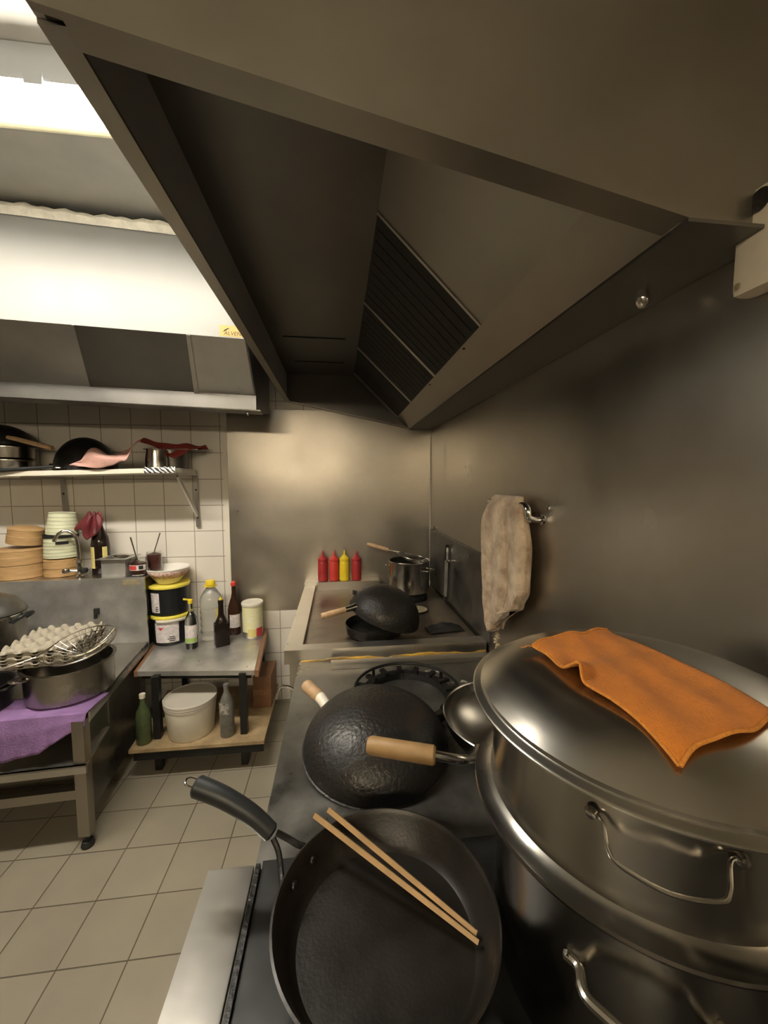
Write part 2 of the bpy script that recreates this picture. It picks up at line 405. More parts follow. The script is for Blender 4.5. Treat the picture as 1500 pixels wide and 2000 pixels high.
build('divider', B().prism(lsl(-.755, -.745, -.004, -.857, -.845), sn*.010), 'steel', hl)
b = B(); b.bx(-L, 0, GY, GY+.008, GZ0, GZ1); b.bx(-L, .03, GY+.008, GY+.13, GZ0-.004, GZ0+.002)
build('gutter', b, 'hood_dark', hl)
build('rear_panel', B().prism([(-L, GY+.13, GZ0), (0, GY+.13, GZ0), (0, .95, -.20), (-L, .84, -.20)], (0, 0, .006)), 'hood_dark', hl)
build('end_panel', B().prism([(0, 0, 0), (0, GY, GZ1), (0, GY, GZ0), (0, GY+.13, GZ0), (0, .95, -.20), (0, .95, .3), (0, 0, .3)], (.006, 0, 0)), 'hood_dark', hl)
b = B(); b.lathe([(0, 0), (.008, 0), (.009, -.012), (.005, -.02), (0, -.02)], (-.05, GY+.06, GZ0-.005), 14); build('drain_plug', b, 'chrome', hl)
st = build('sticker', B().bx(-.118, -.001, -.0012, 0, .006, .058), 'sticker', hl)
build('lettering', text_bm('ALVENE', .026, origin=(-.052, -.0016, .020), shear=.2), 'ink', st)
b = B(); b.tube([(-.10, -.0016, .026), (-.092, -.0016, .034), (-.080, -.0016, .042), (-.072, -.0016, .044)], [.0008, .0025, .002, .0005], 6); build('logo', b, 'ink', st)
# ragged plaster joint between hood casing and ceiling
b = B()
def pl_fn(u, v):
    x = -L+L*u
    jag = .003*math.sin(u*31)+.003*math.sin(u*97+1)+.004*math.sin(u*213)
    return Vector((x, .006-.02*math.sin(PI*v), .475+(v-.5)*(.05+jag)*1.0+jag*.6))
b.grid(pl_fn, 120, 4); build('plaster_joint', b, 'plaster', hl)

# ================================================================== SWITCH BOX on right wall
sw = thing('switch_box', (XR-.001, .545, 2.158), 'cream plastic electrical box with a black hole on the steel wall', 'switch')
b = B(); b.bx(-.042, 0, -.09, .09, -.083, .083, .014); build('cover', b, 'switch', sw)
b = B(); b.lathe([(0, 0), (.017, 0), (.018, .002), (.014, .003), (0, .002)], seg=24, mtx=Matrix.Rotation(-PI/2, 3, 'Y')); 
for v in b.bm.verts: v.co += Vector((-.0423, .050, .058))
build('cable_hole', b, 'iron', sw)
b = B(); b.lathe([(0, .003), (.005, .002), (.006, 0), (0, 0)], seg=14, mtx=Matrix.Rotation(-PI/2, 3, 'Y'))
for v in b.bm.verts: v.co += Vector((-.0425, .077, -.066))
build('screw', b, 'stain', sw)

# ================================================================== REAR HOB UNIT
rh = thing('cooking_range', (.24, 2.42, 0), 'rear stainless hob block with a recessed stained top, against the back wall', 'stove')
P2 = lambda n, b, m='steel', **k: build(n, b, m, rh, world=True, **k)
X0, YF = -.26, 1.806
P2('body', B().bx(X0+.02, XR-.006, YF+.03, D-.006, .08, .885), 'steel')
P2('hob_floor', B().bx(X0+.07, XR-.012, YF+.05, 2.95, .886, .925), 'hob_floor')
P2('side_rim', B().prism([(X0, YF, .955), (-.178, YF, .955), (-.178, 2.93, .955), (X0, 2.93, .955)], (0, 0, -.068)), 'steel')
P2('front_rim', B().prism([(-.178, YF, .955), (XR-.006, YF, .955), (XR-.006, 1.868, .955), (-.178, 1.868, .955)], (0, 0, -.029)).bx(X0, XR-.006, YF-.003, YF, .887, .955), 'steel')
P2('back_ledge', B().bx(X0, .32, 2.931, D-.006, .90, .985), 'steel')
b = B()
def gfn(u, v):
    x = -.185+u*.92; wv = .004*math.sin(u*40)+.003*math.sin(u*93)
    return Vector((x, YF-.0075+.003*v, .893+wv*.5+.018*v*(.35+.65*abs(math.sin(u*7)))))
b.grid(gfn, 80, 3); P2('grease_strip', b, 'grease', solid=.003)
for (x, y) in ((-.2, 1.9), (.68, 1.9), (-.2, 2.9), (.68, 2.9)):
    b = B(); b.lathe([(0, 0), (.03, 0), (.03, .01), (.018, .02), (.018, .082), (0, .082)], (x, y, 0), 20); P2('foot', b, 'rubber')
# burner under the pot
for (cx, cy, r) in ((.50, 2.66, .13),):
    b = B(); b.lathe([(0, 0), (r, 0), (r, .02), (r-.02, .05), (r-.035, .05), (r-.04, .03), (0, .03)], (cx, cy, .926), 40); P2('burner_ring', b, 'iron')
# side splash plate on the right wall
sp = thing('splash_plate', (.735, 2.38, .955), 'low dark steel splash plate fixed to the wall behind the rear hob', 'panel')
build('plate', B().bx(.732, XR-.0005, 1.757, 3.0, .957, 1.378), 'hob', sp, world=True)
for (y, z) in ((2.87, 1.40), (2.40, 1.24)):
    b = B(); b.lathe([(0, 0), (.014, 0), (.014, .008), (.009, .02), (.011, .03), (0, .032)], seg=18, mtx=Matrix.Rotation(-PI/2, 3, 'Y'))
    for v in b.bm.verts: v.co += Vector((.7315 if z < 1.37 else XR-.001, y, z))
    build('peg', b, 'chrome', sp, world=True)

# ================================================================== FRONT WOK RANGE
fr = thing('wok_range', (.28, .75, 0), 'front dark steel wok range carrying the steamer pots and pans', 'stove')
P3 = lambda n, b, m='hob', **k: build(n, b, m, fr, world=True, **k)
P3('body', B().bx(-.17, XR-.006, -.5, 1.795, .10, .872), 'steel')
P3('top_plate', B().bx(-.19, XR-.006, -.5, 1.793, .873, .90, .003), 'hob')
P3('back_strip', B().bx(-.04, XR-.007, 1.70, 1.752, .901, .921), 'steel')
P3('front_ledge', B().bx(-.29, -.192, -.5, .82, .80, .902, .004), 'steel')
P3('burner_tray', B().bx(-.174, XR-.009, -.5, .825, .9005, .9035), 'black_enamel')
P3('spark_guard', B().bx(-.186, -.176, -.5, .81, .901, .914), 'iron')
# burner rings: one behind the dome, one under the pan, one beneath the steamer
def burner(cx, cy, R, z0=.9005, studs=16, zt=.045, name='burner_grate'):
    b = B(); b.tube(circle((cx, cy, z0+zt), R, 56), .006, 8, closed=True)
    b.lathe([(R-.035, 0), (R-.02, 0), (R-.024, zt*.6), (R-.05, zt*.5), (R-.055, 0)], (cx, cy, z0), 48)
    for k in range(studs):
        a = 2*PI*k/studs; c, s = math.cos(a), math.sin(a)
        b.box((cx+c*(R-.025), cy+s*(R-.025), z0+zt*.6), (.05, .02, .012), Matrix.Rotation(a, 4, 'Z'))
    for k in range(4):
        a = 2*PI*k/4+.6; c, s = math.cos(a), math.sin(a)
        b.bar((cx+c*R, cy+s*R, z0), (cx+c*R, cy+s*R, z0+zt), .012, .012)
    return P3(name, b, 'iron')
burner(.262, 1.43, .205)
burner(.075, .60, .15, z0=.904, zt=.056, studs=8)
for a in (2.35, 0.78, -.8, 3.95):
    c, s = math.cos(a), math.sin(a); b = B()
    b.prism([(.075+c*.10-s*.012, .60+s*.10+c*.012, .90), (.075+c*.10+s*.012, .60+s*.10-c*.012, .90), (.075+c*.235+s*.014, .60+s*.235-c*.014, .90), (.075+c*.235-s*.014, .60+s*.235+c*.014, .90)], (0, 0, .055))
    P3('grate_arm', b, 'iron')
b = B()
for k in range(70):
    a = random.uniform(-.6, 1.3); r = random.uniform(.19, .30)
    b.box((.262+r*math.cos(a), 1.43+r*math.sin(a)*.8, .9025), (random.uniform(.006, .02), random.uniform(.004, .014), .003), Matrix.Rotation(random.random()*3, 4, 'Z'))
P3('ash_crumbs', b, 'ash')['kind'] = 'stuff'
for (x, y) in ((-.14, -.4), (.7, -.4), (-.14, 1.7), (.7, 1.7)):
    b = B(); b.lathe([(0, 0), (.03, 0), (.03, .01), (.018, .02), (.018, .102), (0, .102)], (x, y, 0), 20); P3('foot', b, 'rubber')
b = B(); b.tube(catmull([(-.175, 1.70, .80), (-.235, 1.71, .83), (-.27, 1.72, .82), (-.285, 1.72, .77)]), .006, 8); P3('gas_tap_lever', b, 'chrome')

# ================================================================== WOKS
def wok_profile(R, h, t=.004, n=14):
    o = [(R*math.sin(k/n*PI/2), h*(1-math.cos(k/n*PI/2)**.9) if False else h*(1-math.cos(k/n*PI/2))) for k in range(n+1)]
    i = [((R-t)*math.sin(k/n*PI/2), t+(h-t)*(1-math.cos(k/n*PI/2))) for k in range(n+1)]
    return o+[(R+.003, h+.002), (R, h+.004)]+[(r, z+.001) for r, z in i[::-1]]
def dome_profile(R, h, t=.004, n=16):
    """inverted bowl: opening at z=0, top at z=h"""
    o = [(R*math.sin(k/n*PI/2), h*math.cos(k/n*PI/2)) for k in range(n+1)]
    i = [((R-t)*math.sin(k/n*PI/2), (h-t)*math.cos(k/n*PI/2)) for k in range(n, -1, -1)]
    return o+[(R+.004, -.002)]+i
# big upside-down wok
wk = thing('wok', (.112, 1.155, .926), 'big burnt black wok turned upside down on the front range', 'wok', rot=(math.radians(6), 0, 0))
build('bowl', B().lathe(dome_profile(.226, .135), seg=72), 'wok', wk)
h0 = Vector((-.155, .15, .022)); h1 = Vector((-.172, .182, .026)); h2 = Vector((-.184, .200, .030)); h3 = Vector((-.240, .258, .044))
build('ferrule', B().tube([h0, h1, h2], [.018, .019, .020], 16), 'white_plastic', wk)
build('handle', B().tube([h2, h2.lerp(h3, .1), h2.lerp(h3, .9), h3], [.019, .0225, .023, .017], 18), 'wood_pale', wk)
# upright wok behind the steamer
w2 = thing('wok', (.528, 1.09, .902), 'worn steel wok half hidden behind the steamer, wooden handle pointing left', 'wok')
b = B(); b.lathe(wok_profile(.205, .125), seg=72); build('bowl', b, 'polished2', w2)
p = [(-.155, -.135, .126), (-.19, -.19, .140), (-.235, -.22, .165), (-.298, -.215, .178)]
build('shaft', B().tube(catmull(p, 6), .0115, 14), 'polished', w2)
q0 = Vector((-.295, -.215, .177)); q1 = Vector((-.458, -.158, .178))
build('handle', B().tube([q0, q0.lerp(q1, .03), q0.lerp(q1, .95), q1], [.018, .0225, .0225, .018], 20), 'wood', w2)

# ================================================================== FRYING PAN
pan = thing('frying_pan', (.075, .602, .962), 'large black nonstick frying pan with chopsticks in it, on the front range', 'pan')
R = .19
b = B(); b.lathe([(0, 0), (R-.035, 0), (R-.02, .012), (R-.004, .06), (R+.002, .068), (R-.002, .0695), (R-.008, .062), (R-.024, .016), (R-.038, .0045), (0, .0045)], seg=80)
build('pan_body', b, 'nonstick', pan)
def pw(x, y, z): return Vector((x-.075, y-.602, z-.962))
g = [pw(-.137, .742, 1.045), pw(-.18, .756, 1.078), pw(-.24, .773, 1.108), pw(-.298, .789, 1.125)]
gp = catmull(g, 8); n = len(gp)
hnd = build('handle', B().tube(gp, [.0165+.0045*(k/(n-1)) if k not in (0, n-1) else (.012 if k == 0 else .017) for k in range(n)], 18), 'blackplastic', pan)
build('hanging_loop', B().tube(catmull([pw(-.294, .799, 1.128), pw(-.313, .80, 1.135), pw(-.318, .792, 1.135), pw(-.312, .782, 1.132), pw(-.296, .781, 1.124)], 5), .0022, 8), 'chrome', hnd)
build('bracket', B().tube(catmull([pw(-.13, .747, 1.042), pw(-.105, .742, 1.03), pw(-.085, .735, 1.022), pw(-.062, .735, 1.014)], 6), .006, 8), 'iron', pan)
build('bracket', B().tube(catmull([pw(-.135, .735, 1.042), pw(-.122, .72, 1.025), pw(-.113, .69, 1.008), pw(-.108, .665, 1.008)], 6), .006, 8), 'iron', pan)
for (x, y) in ((-.062, .715), (-.095, .668)):
    b = B(); b.lathe([(0, .004), (.006, .003), (.008, 0), (0, 0)], seg=14, mtx=(Vector((.075-x, .602-y, .1)).to_track_quat('Z', 'Y').to_matrix()))
    for v in b.bm.verts: v.co += Vector(pw(x*.94+.0045, y*.94+.036, 1.012))
    build('rivet', b, 'iron', pan)
def chop(a, c, label):
    a = Vector(a); c = Vector(c); L_ = (c-a).length
    t = B(); t.tube([(0, 0, 0), (0, 0, L_*.35), (0, 0, L_)], [.0068, .0066, .0048], 4)
    o = single('chopstick', t, 'wood', a, label, 'chopstick', 'cooking chopsticks in the pan', rot=(c-a).to_track_quat('Z', 'Y').to_euler())
    return o
chop((-.026, .786, 1.045), (.228, .573, .985), 'bamboo chopstick lying in the black pan, the one nearer the range back')
chop((-.055, .774, 1.046), (.226, .560, .985), 'bamboo chopstick lying in the black pan, the one nearer the pan handle')

# ================================================================== STEAMER STACK
CX, CY = .487, .567
spot = thing('stockpot', (CX, CY, .9045), 'big dark stainless stockpot under the steamer tier on the front range', 'pot')
Rb = .212
b = B(); b.lathe([(0, 0), (Rb-.02, 0), (Rb-.004, .012), (Rb, .03), (Rb, .27), (Rb+.006, .278), (Rb+.004, .284), (Rb-.005, .28), (Rb-.006, .03), (0, .012)], seg=80)
build('pot_body', b, 'polished2', spot)
def loop_handle(par, ang, R_, z, wdt, out, drop, m='polished', r=.006, strap=False):
    c = Vector((math.cos(ang), math.sin(ang), 0)); s = Vector((-math.sin(ang), math.cos(ang), 0))
    def at(t, o, dz):
        a2 = ang+t*wdt/2/R_; cc = Vector((math.cos(a2), math.sin(a2), 0)); return cc*(R_+o)+Vector((0, 0, z+dz))
    pts = [at(-1.25, .004, 0), at(-1, .006, 0), at(-.85, out*.75, -drop*.7), at(-.65, out, -drop), at(0, out+.008, -drop), at(.65, out, -drop), at(.85, out*.75, -drop*.7), at(1, .006, 0), at(1.25, .004, 0)]
    h = build('handle', B().tube(catmull(pts, 6), r, 10), m, par)
    for t in (-1.2, 1.2):
        p = at(t, .003, 0); b = B(); b.lathe([(0, .007), (.006, .005), (.008, 0), (0, 0)], seg=14, mtx=Vector((p.x, p.y, 0)).to_track_quat('Z', 'Y').to_matrix())
        for v in b.bm.verts: v.co += p
        build('rivet', b, m, h)
for a in (-2.15, 1.0): loop_handle(spot, a, Rb, .195, .14, .035, .0, r=.007)
tier = thing('steamer_tier', (CX-.003, CY-.01, 1.1895), 'stainless steamer tier with flared lower rim, between stockpot and domed lid', 'steamer')
b = B(); b.lathe([(.20, 0), (.222, 0), (.226, .022), (.232, .03), (.252, .032), (.2535, .036), (.252, .04), (.236, .042), (.226, .05), (.222, .065), (.222, .196), (.228, .202), (.236, .204), (.236, .207), (.22, .207), (.217, .2), (.217, .05), (.20, .02), (.20, 0)], seg=96)
build('tier_wall', b, 'polished2', tier)
for a in (-2.13, 1.01): loop_handle(tier, a, .223, .152, .12, .03, .026, r=.0025)
lid = thing('steamer_lid', (.48, .540, 1.3985), 'wide domed stainless lid on top of the steamer, orange cloth on it', 'lid')
RL, HL = .261, .049
def lidz(r): return .004+.006+HL*(1-(min(r, .247)/.247)**4.5) if r < .247 else .004+.006*max(0, (.255-r)/.008)
prof = [(0, lidz(0))]+[(.247*k/18, lidz(.247*k/18)) for k in range(1, 18)]+[(.2465, .012), (.2475, .007), (.250, .005), (.259, .004), (.2615, .002), (.2615, .0), (.259, -.001), (.245, .0005), (.243, .006)]+[(.243*k/10, lidz(.247*k/10)-.004) for k in range(9, -1, -1)]
build('dome', B().lathe(prof, seg=112), 'lid_steel', lid)
# orange cloth
A_, B_, C_, D_ = [Vector(v) for v in ((.334, .622, 0), (.373, .357, 0), (.552, .398, 0), (.522, .672, 0))]
def ofn(u, v):
    p = A_.lerp(B_, u).lerp(D_.lerp(C_, u), v)
    p += Vector((.006*math.sin(u*9+1)*(1-v), .004*math.sin(v*8), 0))
    r = math.hypot(p.x-.48, p.y-.54); z = 1.3985+lidz(r)+.0035
    z += .020*math.exp(-((u-.40)/.055)**2-(v/.20)**2)+.0035*(1+math.sin(u*13+v*4))*math.exp(-((v-.4)/.5)**2)*.8+.002*(1+math.sin(v*17+u*6))
    if u < .06: z += .004*(1-u/.06)
    return Vector((p.x+(.012*math.exp(-((u-.40)/.06)**2)*(1-v)**3), p.y, z))
oc = thing('cleaning_cloth', (.45, .54, 1.455), 'orange terry cleaning cloth spread over the steamer lid', 'cloth')
build('cloth', B().grid(ofn, 60, 36), 'orange', oc, world=True, solid=.0035)
def edge(fn, n=60): return [fn(k/n) for k in range(n+1)]
b = B(); b.tube([ofn(k/60, 0)+Vector((-.001, 0, .001)) for k in range(61)], .0021, 8); b.tube([ofn(1, k/30)+Vector((0, -.001, .001)) for k in range(31)], .0024, 8)
b.tube([ofn(0, k/30)+Vector((0, .001, .001)) for k in range(31)], .0026, 8)
b.tube(catmull([ofn(0, 0), ofn(0, 0)+Vector((-.008, .004, 0)), ofn(0, 0)+Vector((-.014, .003, -.002)), ofn(0, 0)+Vector((-.018, .008, -.004))], 4), .0009, 6)
build('stitched_hem', b, 'orange_edge', oc, world=True)

# ================================================================== RAIL, TOWEL, ROPE
rail = thing('towel_rail', (XR, 1.55, 1.66), 'chrome towel rail on the right steel wall', 'rail')
b = B(); b.tube(catmull([(XR-.001, 1.322, 1.612), (.712, 1.322, 1.612), (.690, 1.320, 1.622), (.686, 1.326, 1.652), (.688, 1.355, 1.665), (.688, 1.40, 1.665), (.688, 1.64, 1.664), (.69, 1.685, 1.662), (.712, 1.69, 1.655), (XR-.001, 1.69, 1.655)], 8), .0125, 16)
build('bar', b, 'chrome', rail, world=True)
for y in (1.322, 1.69):
    b = B(); b.lathe([(0, 0), (.022, 0), (.02, .006), (.012, .008), (0, .008)], seg=24, mtx=Matrix.Rotation(-PI/2, 3, 'Y'))
    for v in b.bm.verts: v.co += Vector((XR-.0005, y, 1.612 if y < 1.5 else 1.655))
    build('wall_rose', b, 'chrome', rail, world=True)
b = B(); b.lathe([(0, 0), (.011, 0), (.010, .004), (0, .006)], seg=16, mtx=Matrix.Rotation(-PI/2, 3, 'Y'))
for v in b.bm.verts: v.co += Vector((XR-.0005, 1.275, 1.66))
build('screw_cap', b, 'chrome', rail, world=True)
def interp(tab, t):
    for i in range(len(tab)-1):
        if t <= tab[i+1][0]:
            a, c = tab[i], tab[i+1]; f = (t-a[0])/(c[0]-a[0]); f = f*f*(3-2*f); return a[1]+(c[1]-a[1])*f
    return tab[-1][1]
tL = [(0, 1.735), (.18, 1.738), (.4, 1.725), (.75, 1.70), (.93, 1.66), (1, 1.618)]      # far edge y
tR = [(0, 1.372), (.15, 1.345), (.4, 1.315), (.7, 1.325), (.85, 1.37), (1, 1.52)]       # near edge y
def towel_fn(side):
    def fn(u, v):
        yl, yr = interp(tL, v), interp(tR, v); y = yl+(yr-yl)*u
        topz = 1.689-.085*max(0, (.35-u)/.35)**2; botz = 1.088+.03*math.sin(u*PI)-.01+(.12*max(0, (u-.55)/.45))
        z = topz+(botz-topz)*v
        fold = .007*math.sin(u*15+v*1.5)*min(1, v*3)*(.4+.6*v)+.003*math.sin(u*31+v*5)*v-.022*math.exp(-((u-.66)/.018)**2)*min(1, v*4)
        x = (.668-fold) if side else (.712)
        if v < .07: x += ((.690-x)*(1-v/.07)) 
        e = min(u, 1-u); x += (.69-x)*max(0, 1-e/.04)
        return Vector((x, y, z+(.006*(1-(v/.05)) if v < .05 else 0)))
    return fn
tw = thing('towel', (.69, 1.54, 1.67), 'grubby beige towel folded over the chrome wall rail', 'towel')
build('cloth', B().grid(towel_fn(True), 60, 50), 'towel', tw, world=True, solid=.006)
build('back_fold', B().grid(towel_fn(False), 40, 40), 'towel', tw, world=True, solid=.006)
b = B()
rp = [(.69+.004*math.sin(k*1.3), 1.575+.004*math.cos(k*1.9)-.0015*k, 1.092-.011*k) for k in range(10)]
b.tube(catmull(rp, 4), [.010+.003*math.sin(k*1.7) for k in range(37)], 10); build('tied_end', b, 'rope', tw, world=True)

# ================================================================== REAR HOB ITEMS
def squeeze(loc, m, label, s=1.0):
    t = thing('sauce_bottle', loc, label, 'bottle', 'squeeze bottles on the back ledge')
    b = B(); b.lathe([(0, 0), (.034, 0), (.038, .005), (.038, .135), (.036, .145), (.033, .152), (0, .152)], seg=32); build('bottle_body', b, m, t)
    b = B(); b.lathe([(.034, .1525), (.036, .153), (.036, .172), (.03, .18), (.014, .195), (.009, .2), (.005, .232), (.003, .236), (0, .236)], seg=28)
    for k in range(24):
        a = 2*PI*k/24; b.box((.0362*math.cos(a), .0362*math.sin(a), .163), (.003, .003, .016), Matrix.Rotation(a, 4, 'Z'))
    build('nozzle_cap', b, m, t)
    t.scale = (s, s, s); return t
squeeze((-.122, 2.985, .986), M['dark_red_plastic'], 'red squeeze bottle, leftmost on the ledge behind the rear hob', 1.0)
squeeze((-.036, 2.99, .986), M['red_plastic'], 'bright red squeeze bottle directly left of the yellow one', .98)
squeeze((.046, 2.98, .986), M['yellow_plastic'], 'yellow squeeze bottle on the ledge behind the rear hob', 1.0)
squeeze((.139, 2.985, .986), M['dark_red_plastic'], 'red squeeze bottle directly right of the yellow one', .98)
# pot
pt = thing('saucepot', (.50, 2.66, .977), 'shiny stainless pot on the rear burner with a strainer across it', 'pot')
b = B(); Rq = .142
b.lathe([(0, 0), (Rq-.008, 0), (Rq, .008), (Rq, .212), (Rq+.006, .220), (Rq+.004, .225), (Rq-.004, .221), (Rq-.004, .01), (0, .005)], seg=64); build('pot_body', b, 'polished', pt)
for a in (-.75, 2.39): loop_handle(pt, a, Rq, .17, .09, .04, 0, r=.005)
def strainer(name, loc, rot, R_, depth, hl, label, hm, wood=True, wr=.0010):
    t = thing(name, loc, label, 'strainer', rot=rot)
    b = B(); b.tube(circle((0, 0, 0), R_, 48), max(.003, wr*2.4), 8, closed=True); build('rim', b, 'wire', t)
    b = B()
    def bowl(r): return -depth*(1-(r/R_)**2)
    for k in range(1, 7): b.tube(circle((0, 0, bowl(R_*k/7)), R_*k/7, 36), wr, 5, closed=True)
    for k in range(16):
        a = PI*k/16; pts = [Vector((R_*s*math.cos(a), R_*s*math.sin(a), bowl(R_*abs(s)))) for s in [-1+2*j/14 for j in range(15)]]
        b.tube(pts, wr, 5)
    build('mesh_bowl', b, 'wire', t)
    b = B()
    for s in (-1, 1): b.tube([(-R_*.72, s*R_*.68, 0), (-R_-.03, s*.012, .004), (-R_-.09, s*.004, .006)], .0028, 6)
    build('neck', b, 'wire', t)
    b = B(); r = .015 if wood else .006
    b.tube([(-R_-.07, 0, .005), (-R_-.09, 0, .006), (-R_-.07-hl+.02, 0, .008), (-R_-.07-hl, 0, .008)], [r*.8, r, r*1.05, r*.8], 12); build('handle', b, hm, t)
    return t
strainer('strainer', (.53, 2.64, 1.222), (math.radians(-3), math.radians(13), math.radians(-16)), .118, .035, .16, 'wooden-handled wire strainer lying across the shiny pot', 'wood_pale')
# white saucer
b = B(); b.lathe([(0, 0), (.045, 0), (.065, .01), (.064, .013), (.044, .005), (0, .004)], seg=36)
single('saucer', b, 'stain', (.50, 2.37, .926), 'small off-white dish on the rear hob below the shiny pot', 'dish')
# black pan and tilted wok
bp = thing('frying_pan', (.19, 2.04, .926), 'flat black pan underneath the tilted wok on the rear hob', 'pan')
b = B(); b.lathe([(0, 0), (.13, 0), (.148, .012), (.155, .055), (.158, .062), (.154, .063), (.15, .055), (.142, .014), (.12, .005), (0, .005)], seg=56); build('pan_body', b, 'iron', bp)
wt = thing('wok', (.250, 2.06, 1.028), 'black burnt wok turned over and tilted on the rear hob, wooden handle left', 'wok', rot=(math.radians(6), math.radians(19), 0))
build('bowl', B().lathe(dome_profile(.198, .15), seg=64), 'wok', wt)
a0 = Vector((-.175, -.075, .02)); a1 = Vector((-.225, -.10, -.002)); a2 = Vector((-.335, -.15, -.05))
build('ferrule', B().tube([a0, a0.lerp(a1, .5), a1], [.02, .015, .014], 12), 'polished2', wt)
build('handle', B().tube([a1.lerp(a0, .1), a1.lerp(a2, .06), a1.lerp(a2, .95), a2], [.013, .0155, .0165, .013], 14), 'wood_pale', wt)
build('helper_flap', B().grid(lambda u, v: Vector((-.15-.055*v, .02+.075*(u-.5)*(1-.3*v), .045+.03*v-.02*v*v)), 8, 6), 'wok', wt, solid=.005)
# black rag
def ragfn(u, v):
    return Vector(((u-.5)*.20, (v-.5)*.10, .006+.030*math.sin(PI*u)**.6*math.sin(PI*v)**.8*(1+.35*math.sin(u*11)*math.cos(v*7))))
single('rag', B().grid(ragfn, 28, 16), 'rubber', (.585, 2.04, .925), 'black crumpled rag lying on the rear hob near the wall', 'cloth', rot=(0, 0, .12), solid=.004)
# tongs hanging
tg = thing('tongs', (.715, 2.45, 1.335), 'kitchen tongs hanging on the dark splash plate beside the towel', 'tongs')
for s in (-1, 1):
    b = B()
    pts = [(.716, 2.45, 1.335), (.714, 2.45+s*.010, 1.29), (.712, 2.452+s*.016, 1.20), (.712, 2.46+s*.015, 1.08), (.711, 2.468+s*.010, .985)]
    for i in range(4): b.bar(pts[i], pts[i+1], .012, .004)
    build('arm', b, 'table_sheet', tg, world=True)
    b = B(); b.bar((.711, 2.468+s*.010, .99), (.710, 2.472+s*.008, .958), .022, .005); build('tip', b, 'polished', tg, world=True)
b = B(); b.bar((.7165, 2.45, 1.34), (.709, 2.452, 1.235), .022, .012); build('grip', b, 'blackplastic', tg, world=True)

# ================================================================== LOW TABLE
TZt = .60
tb = thing('work_table', (-.9, 2.68, 0), 'low steel-topped table with wooden side trims and a plank shelf, by the back wall', 'table')
PT = lambda n, b, m, **k: build(n, b, m, tb, world=True, **k)
FL, FR, RR, RL_ = Vector((-1.245, 2.424, TZt)), Vector((-.517, 2.352, TZt)), Vector((-.585, 3.035, TZt)), Vector((-1.345, 3.035, TZt))
PT('table_top', B().prism([FL+Vector((.02, 0, 0)), FR-Vector((.002, 0, 0)), RR, RL_+Vector((.02, 0, 0))], (0, 0, -.012)).prism([FL+Vector((.02, -.002, 0)), FR+Vector((-.002, -.002, 0)), FR+Vector((-.002, 0, 0)), FL+Vector((.02, 0, 0))], (0, 0, -.03)), 'table_sheet')
PT('side_trim', B().prism([FL, FL+Vector((.019, 0, 0)), RL_+Vector((.019, 0, 0)), RL_], (0, 0, -.035)), 'wood_trim')
PT('side_trim', B().prism([FR, FR+Vector((.024, 0, -.004)), RR+Vector((.026, 0, -.004)), RR+Vector((.001, 0, 0))], (0, 0, -.04)), 'wood_trim')
for (x, y) in ((-1.10, 2.36), (-.59, 2.345), (-1.17, 2.97), (-.60, 2.97)):
    PT('leg', B().bx(x-.02, x+.02, y-.0, y+.04, 0, .587), 'iron')
PT('apron', B().prism([FL+Vector((.03, .03, -.013)), FR+Vector((-.03, .03, -.013)), FR+Vector((-.03, .06, -.013)), FL+Vector((.03, .06, -.013))], (0, 0, -.05)), 'iron')
PT('rail', B().bar((-1.2, 2.30, .150), (-.46, 2.295, .150), .03, .05), 'iron')
PT('shelf', B().prism([(-1.22, 2.275, .178), (-.455, 2.27, .178), (-.46, 2.62, .178), (-1.25, 2.62, .178)], (0, 0, .02)).prism([(-1.25, 2.635, .178), (-.46, 2.635, .178), (-.47, 2.94, .178), (-1.28, 2.94, .178)], (0, 0, .018)), 'plank')
for k, (u, v) in enumerate(((.15, .25), (.35, .3), (.5, .2), (.8, .22), (.7, .4), (.93, .07), (.06, .07))):
    p = FL.lerp(FR, u).lerp(RL_.lerp(RR, u), v); b = B(); b.lathe([(0, .002), (.004, .0015), (.005, 0), (0, 0)], (p.x, p.y, TZt+.0002), 10); PT('nail', b, 'stain')
# table items
def bucket(loc, label, lab_w):
    t = thing('sauce_bucket', loc, label, 'bucket', 'black buckets on the low table')
    b = B(); b.lathe([(0, 0), (.118, 0), (.122, .004), (.130, .188), (.130, .192), (0, .192)], seg=56); build('tub', b, 'bucket_black', t)
    b = B(); b.lathe([(.129, .192), (.137, .192), (.139, .197), (.139, .208), (.135, .214), (.127, .214), (.124, .209), (0, .209)], seg=56); build('bucket_lid', b, 'yellow_lid', t)
    return t
def bucket_label(t, a0, a1, z0, z1, logo):
    l = build('label', patch(.1245+.0012, z0, z1, a0, a1, R1=.1291+.0012), 'paper', t)
    am = (a0+a1)/2; R_ = .1292
    if logo:
        b = B(); aa = a0+(a1-a0)*.27
        def dia(u, v):
            x = (u-.5)*.03; z = (v-.5)*.03; xx = (x-z)*.707; zz = (x+z)*.707
            return Vector((R_*math.cos(aa+xx/R_), R_*math.sin(aa+xx/R_), z0+(z1-z0)*.78+zz))
        b.grid(dia, 4, 4); build('logo', b, 'ink_red', l)
    for (f, g, wd) in ((.72, .28, .35), (.70, .18, .5), (.72, .08, .4)):
        ac = a0+(a1-a0)*f; b = patch(R_, z0+(z1-z0)*g, z0+(z1-z0)*(g+.04), ac-wd*(a1-a0)*.3, ac+wd*(a1-a0)*.3, 6); build('fine_print', b, 'ink', l)
b1 = bucket((-1.215, 2.905, TZt+.0005), 'black bucket with wide white label, lower of the two on the table', .5)
b2 = bucket((-1.222, 2.902, TZt+.2165), 'black bucket with narrow label, stacked on top and carrying the bowl', .3)
bucket_label(b1, math.radians(-120), math.radians(-48), .025, .165, True)
